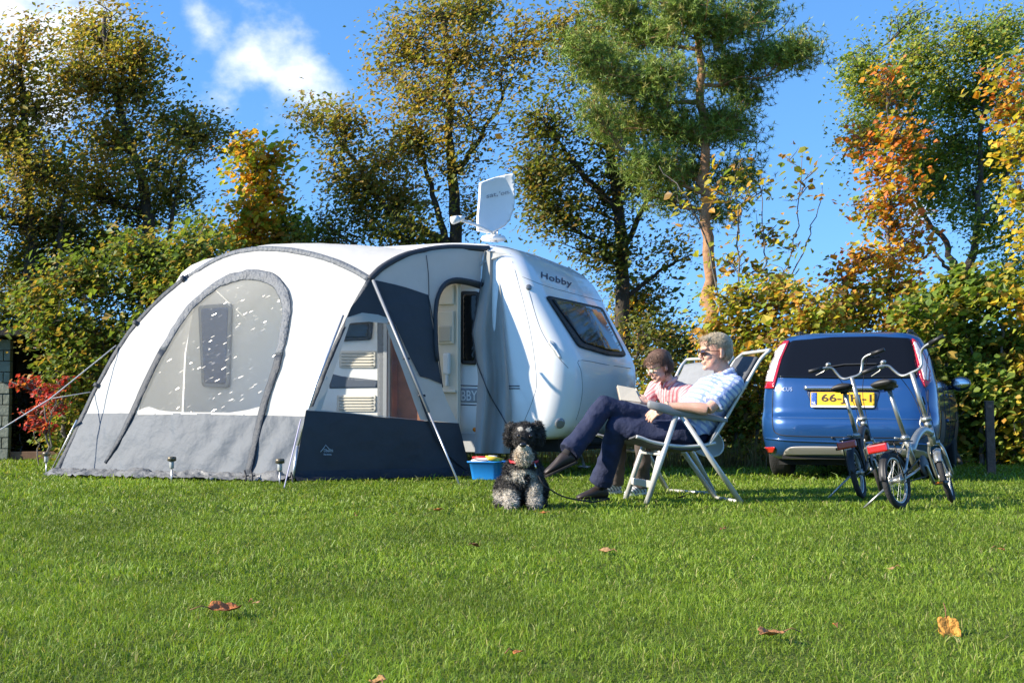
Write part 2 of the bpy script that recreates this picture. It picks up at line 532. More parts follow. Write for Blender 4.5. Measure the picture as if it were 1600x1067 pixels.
def value_noise(x, y, scale, seed):
    """cheap smooth 2-d noise for many points"""
    rg = np.random.default_rng(seed); T = rg.random((256, 256))
    u = x * scale + 700.3; v = y * scale + 700.7
    i = np.floor(u).astype(int); j = np.floor(v).astype(int); fu = u - i; fv = v - j
    fu = fu * fu * (3 - 2 * fu); fv = fv * fv * (3 - 2 * fv)
    a = T[i % 256, j % 256]; b = T[(i + 1) % 256, j % 256]; c = T[i % 256, (j + 1) % 256]; d = T[(i + 1) % 256, (j + 1) % 256]
    return (a * (1 - fu) + b * fu) * (1 - fv) + (c * (1 - fu) + d * fu) * fv
def grass_patch(name, label, y0, y1, dens, h, w, seed, xlim=None, tints=None, mname='grass_blades', lean=0.95, hvar=0.4):
    rg = np.random.default_rng(seed)
    if xlim is None:
        hw = 0.42 * y1 + 1.2
        n = int(dens * 2 * hw * (y1 - y0))
        x = rg.uniform(-hw, hw, n); y = rg.uniform(y0, y1, n)
        k = np.abs(x) < 0.42 * y + 1.2
        x, y = x[k], y[k]
    else:
        n = int(dens * (xlim[1] - xlim[0]) * (y1 - y0))
        x = rg.uniform(xlim[0], xlim[1], n); y = rg.uniform(y0, y1, n)
    n = len(x)
    big = value_noise(x, y, 0.9, 5); mid = value_noise(x, y, 4.0, 6); fine = value_noise(x, y, 15.0, 7)
    hh = h * (0.6 + 0.45 * mid + 0.35 * fine + 0.1 * big) * np.exp(rg.normal(0, hvar, n))
    ww = w * rg.uniform(0.6, 1.3, n)
    az = rg.uniform(0, 2 * np.pi, n); ln = np.abs(rg.normal(0, lean, n)) + 0.12
    laz = rg.uniform(0, 2 * np.pi, n) 
    lx, ly = np.cos(laz) * ln * hh, np.sin(laz) * ln * hh
    bx, by = np.cos(az) * ww / 2, np.sin(az) * ww / 2
    z0 = np.full(n, -0.012)
    V = np.zeros((n, 5, 3), dtype=np.float32)
    V[:, 0] = np.stack([x - bx, y - by, z0], 1); V[:, 1] = np.stack([x + bx, y + by, z0], 1)
    V[:, 2] = np.stack([x + lx * .4 + bx * .8, y + ly * .4 + by * .8, z0 + hh * .6], 1)
    V[:, 3] = np.stack([x + lx * .4 - bx * .8, y + ly * .4 - by * .8, z0 + hh * .6], 1)
    V[:, 4] = np.stack([x + lx * 1.25, y + ly * 1.25, z0 + hh * (1 - 0.25 * np.minimum(ln, 1.2))], 1)
    b = (np.arange(n) * 5)[:, None]
    F = np.concatenate([b + np.array([[0, 1, 2]]), b + np.array([[0, 2, 3]]), b + np.array([[3, 2, 4]])])
    T = tints if tints is not None else np.array([(0.165, 0.26, 0.02), (0.21, 0.305, 0.028), (0.125, 0.21, 0.018), (0.265, 0.32, 0.05), (0.38, 0.35, 0.13)])
    pw = np.array([0.36, 0.30, 0.2, 0.11, 0.03])
    ci = rg.choice(len(T), n, p=pw)
    c = T[ci] * (0.82 + 0.28 * big + 0.4 * (mid - .5))[:, None] * rg.uniform(0.8, 1.2, n)[:, None]
    C = np.repeat(c[:, None, :], 5, axis=1)
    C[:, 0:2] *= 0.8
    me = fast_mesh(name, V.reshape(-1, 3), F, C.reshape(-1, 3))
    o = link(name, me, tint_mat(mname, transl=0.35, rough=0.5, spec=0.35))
    tag(o, label, 'grass', kind='stuff')
    return o
grass_patch('grass', 'short green grass of the lawn nearest the camera', 2.3, 5.0, 11000, 0.019, 0.003, 1)
grass_patch('grass', 'short green grass in the middle of the lawn', 5.0, 8.5, 4600, 0.02, 0.0048, 2)
grass_patch('grass', 'short green grass around the tent and the chairs', 8.5, 13.0, 1700, 0.024, 0.009, 3)
grass_patch('grass', 'grass on the far side of the lawn by the shrubs', 13.0, 21.0, 420, 0.03, 0.016, 4)
# ================================================================== trees and shrubs
def leaf_cloud(C, size, cols, rg, up=0.5, aspect=0.62, svar=0.3):
    n = len(C)
    nr = rg.normal(0, 1, (n, 3)); nr[:, 2] = np.abs(nr[:, 2]) + up; nr += np.array([SUN.x, SUN.y, SUN.z]) * 0.9
    nr /= np.linalg.norm(nr, axis=1)[:, None]
    a = rg.normal(0, 1, (n, 3)); a[:, 2] -= 0.5
    a -= nr * np.sum(a * nr, 1)[:, None]; a /= np.linalg.norm(a, axis=1)[:, None] + 1e-9
    b = np.cross(nr, a)
    s = size * np.exp(rg.normal(0, svar, n))[:, None]
    if size < .09:
        V = np.stack([C - a * s * .5, C + b * s * aspect * .5 + nr * s * .09, C + a * s * .5 - nr * s * .05, C - b * s * aspect * .5 + nr * s * .09], 1)
        F = (np.arange(n) * 4)[:, None] + np.array([[0, 3, 2, 1]])
        return V.reshape(-1, 3), F, np.repeat(cols[:, None, :], 4, axis=1).reshape(-1, 3)
    V = np.zeros((n, 6, 3), dtype=np.float32)
    V[:, 0] = C - a * s * .5
    V[:, 1] = C - a * s * .12 + b * s * aspect * .5 + nr * s * .10
    V[:, 2] = C + a * s * .26 + b * s * aspect * .36 + nr * s * .07
    V[:, 3] = C + a * s * .55 - nr * s * .08
    V[:, 4] = C + a * s * .26 - b * s * aspect * .36 + nr * s * .07
    V[:, 5] = C - a * s * .12 - b * s * aspect * .5 + nr * s * .10
    base = (np.arange(n) * 6)[:, None]
    F = np.concatenate([base + np.array([[0, 3, 2, 1]]), base + np.array([[0, 5, 4, 3]])])
    Cc = np.repeat(cols[:, None, :], 6, axis=1)
    return V.reshape(-1, 3), F, Cc.reshape(-1, 3)
PAL = {
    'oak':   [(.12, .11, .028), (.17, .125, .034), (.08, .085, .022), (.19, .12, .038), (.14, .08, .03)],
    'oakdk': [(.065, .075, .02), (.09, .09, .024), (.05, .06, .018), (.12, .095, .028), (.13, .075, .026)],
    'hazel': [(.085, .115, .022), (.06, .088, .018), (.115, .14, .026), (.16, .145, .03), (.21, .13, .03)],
    'hazelshade': [(.066, .088, .02), (.05, .07, .017), (.085, .10, .022), (.13, .11, .026), (.17, .10, .026)],  # hazel leaves again, with the dimmer light put into the colour
    'maple': [(.30, .21, .025), (.33, .17, .03), (.17, .18, .025), (.30, .12, .03), (.12, .15, .025)],
    'orange': [(.34, .135, .022), (.30, .18, .026), (.30, .08, .025), (.17, .15, .022), (.10, .12, .022)],
    'birch': [(.085, .115, .03), (.12, .145, .035), (.06, .085, .022), (.17, .17, .035), (.22, .18, .04)],
    'autumn': [(.17, .16, .025), (.25, .19, .03), (.09, .12, .02), (.27, .13, .03), (.15, .08, .025)],
    'red':   [(.22, .022, .026), (.17, .014, .02), (.28, .05, .045), (.13, .02, .02), (.2, .07, .024)],
    'yellow': [(.30, .20, .022), (.26, .20, .026), (.17, .17, .026), (.31, .15, .026), (.13, .15, .026)],
    'pine':  [(.085, .115, .022), (.115, .145, .03), (.065, .09, .02), (.145, .165, .038), (.17, .14, .045)],
}
PW = np.array([.30, .24, .2, .16, .10])
TIPK = 1.25
def to_world(px, py, Y):
    return at(px, py, Y)
bark_oak = mat('bark_oak', (.055, .045, .034), .95, var=.4, vscale=9, bump=.9, bscale=30)
bark_grey = mat('bark_grey', (.13, .115, .095), .9, var=.35, vscale=7, bump=.6, bscale=25)
bark_pine = mat('bark_pine', (.34, .19, .10), .95, var=.4, vscale=8, bump=.9, bscale=22)
bark_birch = mat('bark_birch', (.10, .085, .075), .9, var=.5, vscale=6, bump=.7, bscale=20)
def make_tree(name, label, cat, Y, trunks, clumps, pal, leaf, per_tip, bark, seed, tips=26, spread=0.16, needles=False, up=0.5, gap=0.0, group=None, droop=0.0, twig=0.007, aspect=.62, depth=1.0, jit=.35):
    """trunks: list of (list of pixels, r_base, r_top); clumps: (px, py, rx, ry[, palette[, density[, dy]]])"""
    rg = np.random.default_rng(seed); rnd = random.Random(seed)
    tw = MB(); skel = []
    sc = Y / FPX
    base = None
    for pts, r0, r1 in trunks:
        W_ = []
        for i, q in enumerate(pts):
            yy = Y + (q[2] if len(q) > 2 else 0)
            W_.append(to_world(q[0], q[1], yy))
        if W_[0].z < 0.6: W_[0].z = -0.1
        path = spline(W_, max(8, 5 * len(W_)))
        path = [p + Vector((rnd.gauss(0, .02), rnd.gauss(0, .03), 0)) for p in path]
        n = len(path)
        rr = [r0 + (r1 - r0) * (i / (n - 1)) ** .8 for i in range(n)]
        rr[0] *= 1.35
        tw.tube(path, rr, n=9)
        skel += [(p, r) for p, r in zip(path, rr)]
        if base is None: base = Vector((W_[0].x, W_[0].y, 0))
    LC = []; LK = []
    for cl in clumps:
        px, py, rx, ry = cl[:4]
        pk = cl[4] if len(cl) > 4 and cl[4] else pal
        dn = cl[5] if len(cl) > 5 else 1.0
        dy = cl[6] if len(cl) > 6 else rnd.uniform(-.7, .7) * depth
        c = to_world(px, py, Y + dy)
        rad = Vector((rx * sc, (rx + ry) * .5 * sc * depth, ry * sc))
        # limb from the skeleton to the clump
        best = min(skel, key=lambda s: (s[0] - c).length + (2.0 if s[0].z > c.z - .25 * math.hypot(s[0].x - c.x, s[0].y - c.y) else 0))
        d = (c - best[0])
        mid = best[0] + d * .5 + Vector((rnd.gauss(0, .08), rnd.gauss(0, .08), -.08 * d.length + rnd.gauss(0, .05))) * min(1, d.length)
        limb = spline([best[0], mid, c], 9)
        r0 = min(best[1] * .65, .02 + .018 * d.length)
        tw.tube(limb, [r0 + (.010 - r0) * i / 8 for i in range(9)], n=6, cap=False)
        skel += [(p, max(.012, r0 * .5)) for p in limb[3:]]
        nt_ = max(3, int(TIPK * tips * dn * (rad.x * rad.z) ** .5 / .8 * 1.3))
        for _ in range(nt_):
            u = Vector((rnd.gauss(0, 1), rnd.gauss(0, 1), rnd.gauss(0, 1))).normalized() * rnd.uniform(.3, 1.0 + jit)
            t = c + Vector((u.x * rad.x, u.y * rad.y, u.z * rad.z))
            if gap and noise.noise(t * 1.3 + Vector((seed, 0, 0))) < gap - .5: continue
            s0 = limb[rnd.randint(3, 8)]
            dd = t - s0
            m1 = s0 + dd * .5 + Vector((rnd.gauss(0, .07), rnd.gauss(0, .07), rnd.gauss(.04, .05))) 
            tw_p = spline([s0, m1, t], 6)
            tw.tube(tw_p, [twig * (1.5 - i * .22) for i in range(6)], n=4, cap=False)
            k = max(1, int(per_tip * rnd.uniform(.6, 1.4)))
            f = rg.uniform(.35, 1.05, k)
            A = np.array([list(p) for p in tw_p])
            idx = np.clip(f * 5, 0, 4.999); i0 = idx.astype(int); fr = (idx - i0)[:, None]
            P = A[i0] * (1 - fr) + A[np.minimum(i0 + 1, 5)] * fr
            P = P + rg.normal(0, spread, (k, 3)) * np.array([1, 1, .8])
            if droop: P[:, 2] -= np.abs(rg.normal(0, droop, k))
            LC.append(P)
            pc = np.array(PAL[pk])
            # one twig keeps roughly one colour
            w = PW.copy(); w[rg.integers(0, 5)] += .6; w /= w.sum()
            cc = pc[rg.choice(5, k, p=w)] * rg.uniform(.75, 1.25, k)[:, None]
            LK.append(cc)
    C = np.concatenate(LC); K = np.concatenate(LK) * np.array([1.95, 2.15, 1.75])
    t = thing(name, label, cat, base, group)
    if needles:
        n = len(C); q = 11
        CC = np.repeat(C, q, axis=0); KK = np.repeat(K, q, axis=0) * rg.uniform(.8, 1.2, n * q)[:, None]
        dr = rg.normal(0, 1, (n * q, 3)); dr[:, 2] += .5; dr /= np.linalg.norm(dr, axis=1)[:, None]
        sd = np.cross(dr, rg.normal(0, 1, (n * q, 3))); sd /= np.linalg.norm(sd, axis=1)[:, None]
        ln = leaf * rg.uniform(.7, 1.3, n * q)[:, None]
        V = np.stack([CC + sd * .006, CC - sd * .006, CC + dr * ln], 1).reshape(-1, 3)
        F = np.arange(n * q * 3).reshape(-1, 3)
        me = fast_mesh('crown', V, F, np.repeat(KK, 3, axis=0))
    else:
        V, F, K2 = leaf_cloud(C, leaf, K, rg, up=up, aspect=aspect)
        me = fast_mesh('crown', V, F, K2)
    me.materials.append(tint_mat('needles' if needles else 'leaves', transl=.15 if needles else .45, rough=.5, spec=.35))
    tw.build('trunk', bark, t)
    link('crown', me, None, t, kind='stuff')
    return t

make_tree('oak_tree', 'tall browning oak in the far left corner behind the green hazel', 'tree', 22,
    [([(245, 700), (240, 450), (225, 300), (175, 120), (160, 30)], .16, .03), ([(238, 480), (262, 380), (285, 250)], .08, .02)],
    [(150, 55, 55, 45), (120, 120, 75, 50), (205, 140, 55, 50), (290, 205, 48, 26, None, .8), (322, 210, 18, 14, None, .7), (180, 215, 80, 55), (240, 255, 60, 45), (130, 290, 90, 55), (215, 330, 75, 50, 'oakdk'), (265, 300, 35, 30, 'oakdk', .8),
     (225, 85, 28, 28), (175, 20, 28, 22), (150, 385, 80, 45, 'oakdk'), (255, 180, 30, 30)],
    'oak', .082, 56, bark_oak, 11, tips=44, spread=.24, gap=.34, depth=1.3)
make_tree('oak_tree', 'brown oak cut by the left edge of the picture', 'tree', 21,
    [([(30, 700), (45, 420), (38, 250), (30, 40)], .17, .03), ([(70, 700), (85, 480), (100, 300)], .10, .03)],
    [(40, 50, 40, 30, None, .35), (20, 120, 50, 50, None, .7), (60, 170, 60, 50, None, .9), (10, 220, 70, 60), (60, 260, 70, 55), (30, 340, 80, 55), (-60, 150, 70, 80), (-80, 300, 80, 80), (100, 350, 60, 50, 'oakdk'), (20, 420, 80, 50, 'oakdk'),
     (90, 430, 60, 40, 'oakdk'), (-70, 450, 80, 60, 'oakdk'), (15, 490, 50, 30, 'oakdk', .7)],
    'oak', .082, 56, bark_oak, 12, tips=42, spread=.24, gap=.34, depth=1.3)
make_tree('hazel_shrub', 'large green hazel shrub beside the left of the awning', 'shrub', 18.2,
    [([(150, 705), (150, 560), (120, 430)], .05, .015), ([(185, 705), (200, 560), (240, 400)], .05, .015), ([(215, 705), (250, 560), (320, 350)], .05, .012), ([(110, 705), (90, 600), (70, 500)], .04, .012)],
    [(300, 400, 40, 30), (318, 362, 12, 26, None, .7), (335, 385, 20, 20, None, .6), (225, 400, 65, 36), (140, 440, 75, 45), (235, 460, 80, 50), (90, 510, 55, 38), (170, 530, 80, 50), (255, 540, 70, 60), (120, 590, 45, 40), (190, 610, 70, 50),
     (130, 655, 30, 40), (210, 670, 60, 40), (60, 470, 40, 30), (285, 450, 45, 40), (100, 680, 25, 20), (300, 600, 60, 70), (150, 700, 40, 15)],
    'hazelshade', .074, 44, bark_grey, 13, tips=46, spread=.17, aspect=.8, depth=.9)
make_tree('maple_tree', 'slim yellow maple rising behind the awning arch', 'tree', 24,
    [([(402, 700), (402, 450), (400, 230)], .07, .012)],
    [(378, 235, 17, 24), (425, 250, 20, 24), (395, 275, 30, 28), (420, 310, 32, 26), (385, 325, 26, 28), (405, 360, 42, 26), (450, 355, 26, 28, 'birch'), (370, 372, 26, 18), (470, 375, 30, 22, 'birch'), (440, 385, 40, 20, 'oak')],
    'maple', .10, 24, bark_grey, 14, tips=34, spread=.17, aspect=.85, depth=.9)
make_tree('oak_tree', 'tall golden brown oak right behind the satellite dish', 'tree', 23,
    [([(712, 700), (712, 420), (706, 260), (700, 120), (694, 20)], .17, .03), ([(700, 390), (672, 290), (650, 190)], .08, .02), ([(700, 380), (610, 330), (545, 240), (520, 200)], .08, .02), ([(712, 270), (760, 200), (800, 120)], .06, .02)],
    [(680, 25, 75, 36), (635, 80, 48, 42), (715, 85, 70, 45), (785, 110, 42, 50, None, .8), (655, 150, 65, 42), (735, 180, 75, 45), (650, 225, 50, 38), (605, 250, 36, 32, None, .8), (700, 260, 40, 30, None, .5), (560, 290, 50, 40), (515, 250, 30, 34, None, .8),
     (545, 195, 38, 24, None, .8), (490, 183, 30, 14, None, .7), (560, 345, 60, 32, 'oakdk'), (625, 315, 50, 36), (500, 345, 30, 26, 'oakdk', .7), (640, 360, 50, 22, 'oakdk'), (600, 110, 16, 26, None, .6), (760, 250, 40, 30, 'oakdk', .6), (745, 20, 50, 30), (820, 60, 30, 40, None, .6), (510, 375, 40, 16, 'oakdk'), (740, 335, 30, 24, None, .5)],
    'oak', .082, 56, bark_oak, 15, tips=42, spread=.24, gap=.36, depth=1.3)
make_tree('oak_tree', 'dark green oak between the dish and the pine', 'tree', 22,
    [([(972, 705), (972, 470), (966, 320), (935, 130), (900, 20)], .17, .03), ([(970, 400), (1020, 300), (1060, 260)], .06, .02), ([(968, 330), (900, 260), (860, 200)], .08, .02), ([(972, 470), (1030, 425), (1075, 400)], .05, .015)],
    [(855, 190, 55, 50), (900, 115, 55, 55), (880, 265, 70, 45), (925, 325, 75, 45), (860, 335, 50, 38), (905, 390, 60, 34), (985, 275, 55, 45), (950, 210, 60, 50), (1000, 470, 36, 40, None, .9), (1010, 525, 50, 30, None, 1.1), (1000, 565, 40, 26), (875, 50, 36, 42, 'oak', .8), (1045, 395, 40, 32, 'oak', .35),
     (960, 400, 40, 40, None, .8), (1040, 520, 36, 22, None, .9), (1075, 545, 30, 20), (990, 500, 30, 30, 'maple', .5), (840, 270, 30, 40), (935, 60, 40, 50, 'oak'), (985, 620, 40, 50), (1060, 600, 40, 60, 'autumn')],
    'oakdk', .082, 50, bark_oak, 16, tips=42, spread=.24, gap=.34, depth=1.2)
make_tree('pine_tree', 'tall Scots pine with an orange trunk behind the couple', 'tree', 20,
    [([(1112, 700), (1111, 520), (1106, 380), (1100, 250), (1096, 100), (1094, -60)], .125, .05)],
    [(1000, 50, 70, 38), (1060, 20, 60, 40), (1140, 40, 60, 36), (955, 120, 56, 40), (1040, 120, 70, 38), (1150, 110, 60, 30), (1215, 85, 34, 20, None, .8), (1250, 75, 24, 24, None, 1.1), (990, 190, 65, 36), (1060, 205, 70, 32), (1140, 195, 55, 32), (1170, 150, 30, 24, None, .6),
     (1010, 255, 48, 26), (1075, 270, 50, 24), (1150, 270, 34, 24, None, .8), (905, 85, 34, 34), (1190, 20, 40, 20, None, .7), (1040, 310, 40, 20, None, .7), (1090, -30, 90, 30), (960, 10, 50, 30), (930, 170, 30, 24, None, .7), (1120, 330, 30, 18, None, .6)],
    'pine', .085, 26, bark_pine, 17, tips=46, spread=.15, needles=True, depth=1.2, twig=.009)
make_tree('birch_tree', 'spreading birch with forked dark limbs on the far right', 'tree', 22,
    [([(1480, 700), (1488, 520), (1505, 440), (1520, 400), (1530, 300), (1540, 100)], .15, .03), ([(1500, 445), (1475, 375), (1435, 320), (1420, 200)], .07, .02), ([(1502, 440), (1470, 410), (1445, 370)], .05, .015), ([(1525, 360), (1565, 300), (1590, 200)], .06, .02), ([(1520, 395), (1570, 380), (1600, 350)], .04, .015)],
    [(1360, 85, 42, 40), (1362, 150, 36, 50), (1345, 200, 26, 36, None, .8), (1445, 70, 55, 50), (1515, 50, 55, 45), (1570, 40, 45, 45), (1475, 140, 60, 50), (1555, 130, 50, 55), (1420, 200, 46, 45), (1485, 220, 60, 48), (1550, 240, 50, 50), (1470, 285, 50, 34), (1560, 340, 44, 34, None, .8), (1595, 410, 40, 30, None, .7),
     (1400, 130, 40, 50), (1620, 150, 50, 100), (1430, 20, 40, 26, None, .7), (1440, 250, 40, 40), (1520, 300, 40, 30, None, .7), (1340, 100, 24, 20, None, .7)],
    'birch', .062, 62, bark_birch, 18, tips=48, spread=.17, droop=.25, gap=.15, aspect=.75, depth=1.2)
make_tree('maple_tree', 'slender maple in orange leaf to the right of the car roof', 'tree', 19.5,
    [([(1392, 700), (1392, 480), (1390, 300), (1385, 110)], .05, .01), ([(1392, 520), (1350, 450), (1315, 420)], .02, .008)],
    [(1385, 115, 15, 20), (1388, 160, 24, 26), (1345, 225, 34, 18), (1398, 215, 32, 26), (1370, 265, 42, 26), (1405, 300, 36, 28), (1362, 320, 28, 22, 'maple'), (1395, 350, 42, 26), (1425, 380, 26, 28), (1350, 405, 36, 18), (1315, 425, 28, 18), (1395, 410, 50, 26, 'maple'), (1380, 455, 54, 24, 'maple'), (1330, 470, 40, 24, 'autumn'), (1420, 450, 24, 24), (1300, 470, 30, 26, 'maple')],
    'orange', .088, 15, bark_grey, 19, tips=34, spread=.17, aspect=.9, depth=.9)
make_tree('maple_tree', 'yellow maple leaning in at the right edge of the picture', 'tree', 17.5,
    [([(1640, 720), (1640, 500), (1625, 250), (1600, 90)], .06, .012)],
    [(1572, 175, 26, 22, 'orange', .8), (1590, 235, 28, 30), (1600, 300, 30, 34), (1590, 110, 22, 24, 'orange', .7), (1560, 130, 14, 16, 'orange', .6), (1630, 380, 40, 50), (1600, 475, 22, 28, None, .9), (1600, 580, 26, 40, None, .8), (1650, 180, 40, 80), (1640, 520, 40, 60), (1595, 660, 24, 40, None, .8)],
    'yellow', .088, 20, bark_grey, 20, tips=34, spread=.16, aspect=.9, depth=.9)
make_tree('hazel_shrub', 'broad green hazel shrub behind the wooden post', 'shrub', 17.5,
    [([(1535, 725), (1530, 620), (1500, 480)], .04, .012), ([(1560, 725), (1565, 600), (1560, 460)], .04, .012), ([(1580, 725), (1600, 600), (1620, 500)], .035, .012), ([(1500, 725), (1480, 620), (1460, 500)], .03, .012)],
    [(1480, 475, 45, 30), (1545, 465, 48, 32), (1440, 485, 24, 20, None, .7), (1505, 530, 60, 38), (1570, 545, 50, 42), (1500, 590, 40, 40), (1545, 620, 52, 42), (1590, 640, 40, 40), (1530, 680, 50, 32), (1580, 705, 40, 22), (1620, 590, 50, 80), (1515, 440, 26, 16, None, .7), (1640, 700, 50, 40), (1500, 650, 30, 40, None, .9), (1470, 540, 26, 30)],
    'hazel', .095, 26, bark_grey, 21, tips=42, spread=.17, aspect=.9, depth=.8)
make_tree('poplar_sapling', 'thin bare sapling with a few large leaves right of the pine', 'tree', 18.5,
    [([(1150, 700), (1155, 480), (1150, 330), (1155, 250)], .02, .006), ([(1190, 700), (1205, 480), (1195, 400), (1190, 270)], .022, .006), ([(1210, 700), (1215, 480), (1240, 380), (1255, 240)], .02, .005), ([(1130, 700), (1128, 500), (1085, 330), (1030, 260)], .022, .006), ([(1205, 500), (1260, 380), (1290, 290)], .014, .005)],
    [(1160, 260, 30, 24, None, .5), (1190, 300, 30, 30, None, .6), (1150, 340, 36, 34, None, .7), (1230, 250, 30, 20, None, .35), (1255, 300, 26, 34, None, .35), (1270, 270, 18, 16, None, .3), (1195, 370, 40, 34, None, .6), (1120, 300, 36, 26, None, .5), (1140, 400, 34, 30, None, .6), (1240, 390, 34, 36, None, .3), (1080, 320, 24, 24, None, .3), (1220, 440, 36, 24, 'oakdk', .9), (1180, 430, 30, 26, None, .7)],
    'autumn', .095, 8, bark_grey, 22, tips=22, spread=.13, aspect=.85, depth=.7, twig=.006)
make_tree('autumn_shrub', 'yellowing shrub between the couple and the blue car', 'shrub', 17.2,
    [([(1150, 735), (1150, 620), (1140, 480)], .03, .01), ([(1180, 735), (1190, 600), (1220, 460)], .03, .01), ([(1210, 735), (1240, 600), (1270, 500)], .03, .01)],
    [(1150, 470, 44, 28), (1225, 475, 50, 28), (1275, 490, 40, 26), (1185, 520, 55, 32), (1250, 525, 50, 30), (1125, 520, 34, 34), (1165, 580, 48, 40), (1160, 640, 40, 40), (1190, 620, 40, 40), (1165, 690, 34, 30), (1120, 580, 30, 40), (1210, 570, 40, 40), (1140, 660, 40, 40, 'hazel', .8), (1110, 640, 30, 50), (1185, 715, 40, 18), (1130, 720, 40, 14, 'oak')],
    'autumn', .08, 26, bark_grey, 23, tips=40, spread=.17, aspect=.85, depth=.8)
make_tree('autumn_shrub', 'ochre shrub showing above the roof of the blue car', 'shrub', 19,
    [([(1330, 725), (1335, 600), (1330, 490)], .03, .01), ([(1410, 725), (1405, 600), (1420, 490)], .03, .01)],
    [(1300, 500, 40, 26), (1360, 500, 50, 26), (1420, 495, 45, 28), (1330, 540, 60, 40), (1420, 550, 60, 40), (1460, 510, 30, 34), (1380, 590, 80, 50), (1300, 620, 60, 60), (1440, 640, 70, 60)],
    'autumn', .08, 26, bark_grey, 24, tips=34, spread=.16, aspect=.85, depth=.8)
make_tree('spindle_shrub', 'small red leaved spindle shrub left of the awning', 'shrub', 17.4,
    [([(70, 702), (72, 660), (65, 620), (50, 598)], .018, .006), ([(72, 700), (82, 650), (88, 610)], .014, .005), ([(65, 700), (56, 680), (48, 662)], .012, .005)],
    [(48, 602, 17, 7), (70, 615, 20, 12), (62, 642, 14, 7, None, .6), (58, 664, 17, 9), (86, 640, 9, 18, None, .7), (72, 676, 11, 7, None, .6), (32, 602, 6, 4, None, .7), (92, 596, 8, 7, None, .6)],
    'red', .07, 17, bark_grey, 25, tips=44, spread=.05, aspect=.6, depth=.8)
# dense low growth closing the far edge of the pitch
for (px, w_, pal_, sd, lab) in [(30, 120, 'oakdk', 31, 'dark undergrowth beneath the oaks at the left edge'), (1010, 130, 'autumn', 32, 'low brown undergrowth behind the woman\'s chair'), (1330, 150, 'autumn', 33, 'low undergrowth hidden behind the blue car'), (1560, 120, 'hazel', 34, 'low undergrowth at the foot of the right hand hazel')]:
    make_tree('undergrowth', lab, 'shrub', 20.5, [([(px, 715), (px + 5, 660)], .03, .01)],
        [(px + dx * w_, 690 - abs(dx) * 20, w_ * .34, 34) for dx in (-.8, -.4, 0, .4, .8)] + [(px + dx * w_, 640, w_ * .34, 30) for dx in (-.6, 0, .6)],
        pal_, .085, 24, bark_grey, sd, tips=26, spread=.14, depth=.8)
# dry tall grass under the shrubs
dry = np.array([(.30, .22, .09), (.24, .17, .06), (.17, .16, .04), (.35, .27, .13), (.14, .10, .04)])
grass_patch('dry_grass', 'dry straw coloured grass along the foot of the shrubs behind the chairs', 16.2, 17.2, 500, 0.30, 0.012, 41, xlim=(1.2, 3.4), tints=dry, mname='dry_blades', lean=.35)
grass_patch('dry_grass', 'dry straw coloured grass seen beneath the caravan', 17.2, 18.2, 400, 0.30, 0.012, 42, xlim=(-2.0, 1.9), tints=dry, mname='dry_blades', lean=.35)
# the tree line goes on to both sides, and a far wood closes the field behind
make_tree('hazel_shrub', 'hazel shrub continuing the hedge beyond the left edge', 'shrub', 20.5,
    [([(-230, 700), (-235, 560), (-240, 430)], .05, .015), ([(-160, 700), (-150, 560), (-140, 450)], .05, .015)],
    [(-240, 400, 70, 45), (-150, 430, 60, 45), (-220, 480, 90, 50), (-140, 540, 70, 50), (-240, 570, 80, 50), (-180, 640, 90, 50)],
    'hazel', .085, 26, bark_grey, 51, tips=28, spread=.17)
make_tree('hazel_shrub', 'hazel shrub continuing the hedge beyond the right edge', 'shrub', 18.5,
    [([(1780, 715), (1785, 560), (1790, 430)], .05, .015), ([(1860, 715), (1850, 560), (1850, 450)], .05, .015)],
    [(1760, 470, 70, 45), (1850, 450, 60, 45), (1800, 520, 90, 50), (1730, 560, 60, 60), (1860, 570, 70, 50), (1800, 640, 90, 50)],
    'hazel', .085, 26, bark_grey, 52, tips=28, spread=.17)
_rg = np.random.default_rng(77); _n = 9000
_x = _rg.uniform(-190, 190, _n); _top = 6 + 5 * value_noise(_x, _x * 0, .07, 9) + 3 * value_noise(_x, _x * 0, .3, 10)
_C = np.stack([_x, 150 + _rg.uniform(-6, 6, _n), _rg.random(_n) ** .7 * _top], 1)
_K = np.array(PAL['oakdk'])[_rg.choice(5, _n)] * _rg.uniform(1.0, 1.9, _n)[:, None]
_V, _F, _K2 = leaf_cloud(_C, 1.3, _K, _rg)
_fw = fast_mesh('far_wood', _V, _F, _K2); _fw.materials.append(tint_mat('leaves'))
tag(link('far_wood', _fw, None), 'far off wood along the horizon beyond the field', 'wood', kind='stuff')
# ================================================================== caravan
RV = Vector((0.9292, -0.3697, 0)); VV = Vector((0.3697, 0.9292, 0))       # forward (to the right) and across (away)
CO = Vector((0.65, 13.61, 0)); CWID = 2.50
def cv(fx, v, z): return CO + RV * fx + VV * v + Vector((0, 0, z))
m_van = mat('caravan_white', (.80, .795, .78), .28, coat=.6, var=.025, vscale=1.5, bump=.015, bscale=3, dirt=((.55, .55, .5), 3.0, .12))
m_black = mat('black_rubber', (.018, .018, .02), .55, var=.2)
m_glass = mat('tinted_glass', (.012, .011, .010), .06, spec=.28, bump=.03, bscale=4)
m_seam = mat('seam_grey', (.20, .21, .22), .6)
m_dark = mat('underbody', (.012, .012, .012), .9, var=.3)
m_cream = mat('door_cream', (.72, .64, .50), .45, var=.04)
m_chrome = mat('steel', (.62, .62, .62), .25, metal=1.0, var=.05, rvar=.08)
m_alu = mat('aluminium', (.60, .60, .60), .38, metal=.85, var=.06, rvar=.08)
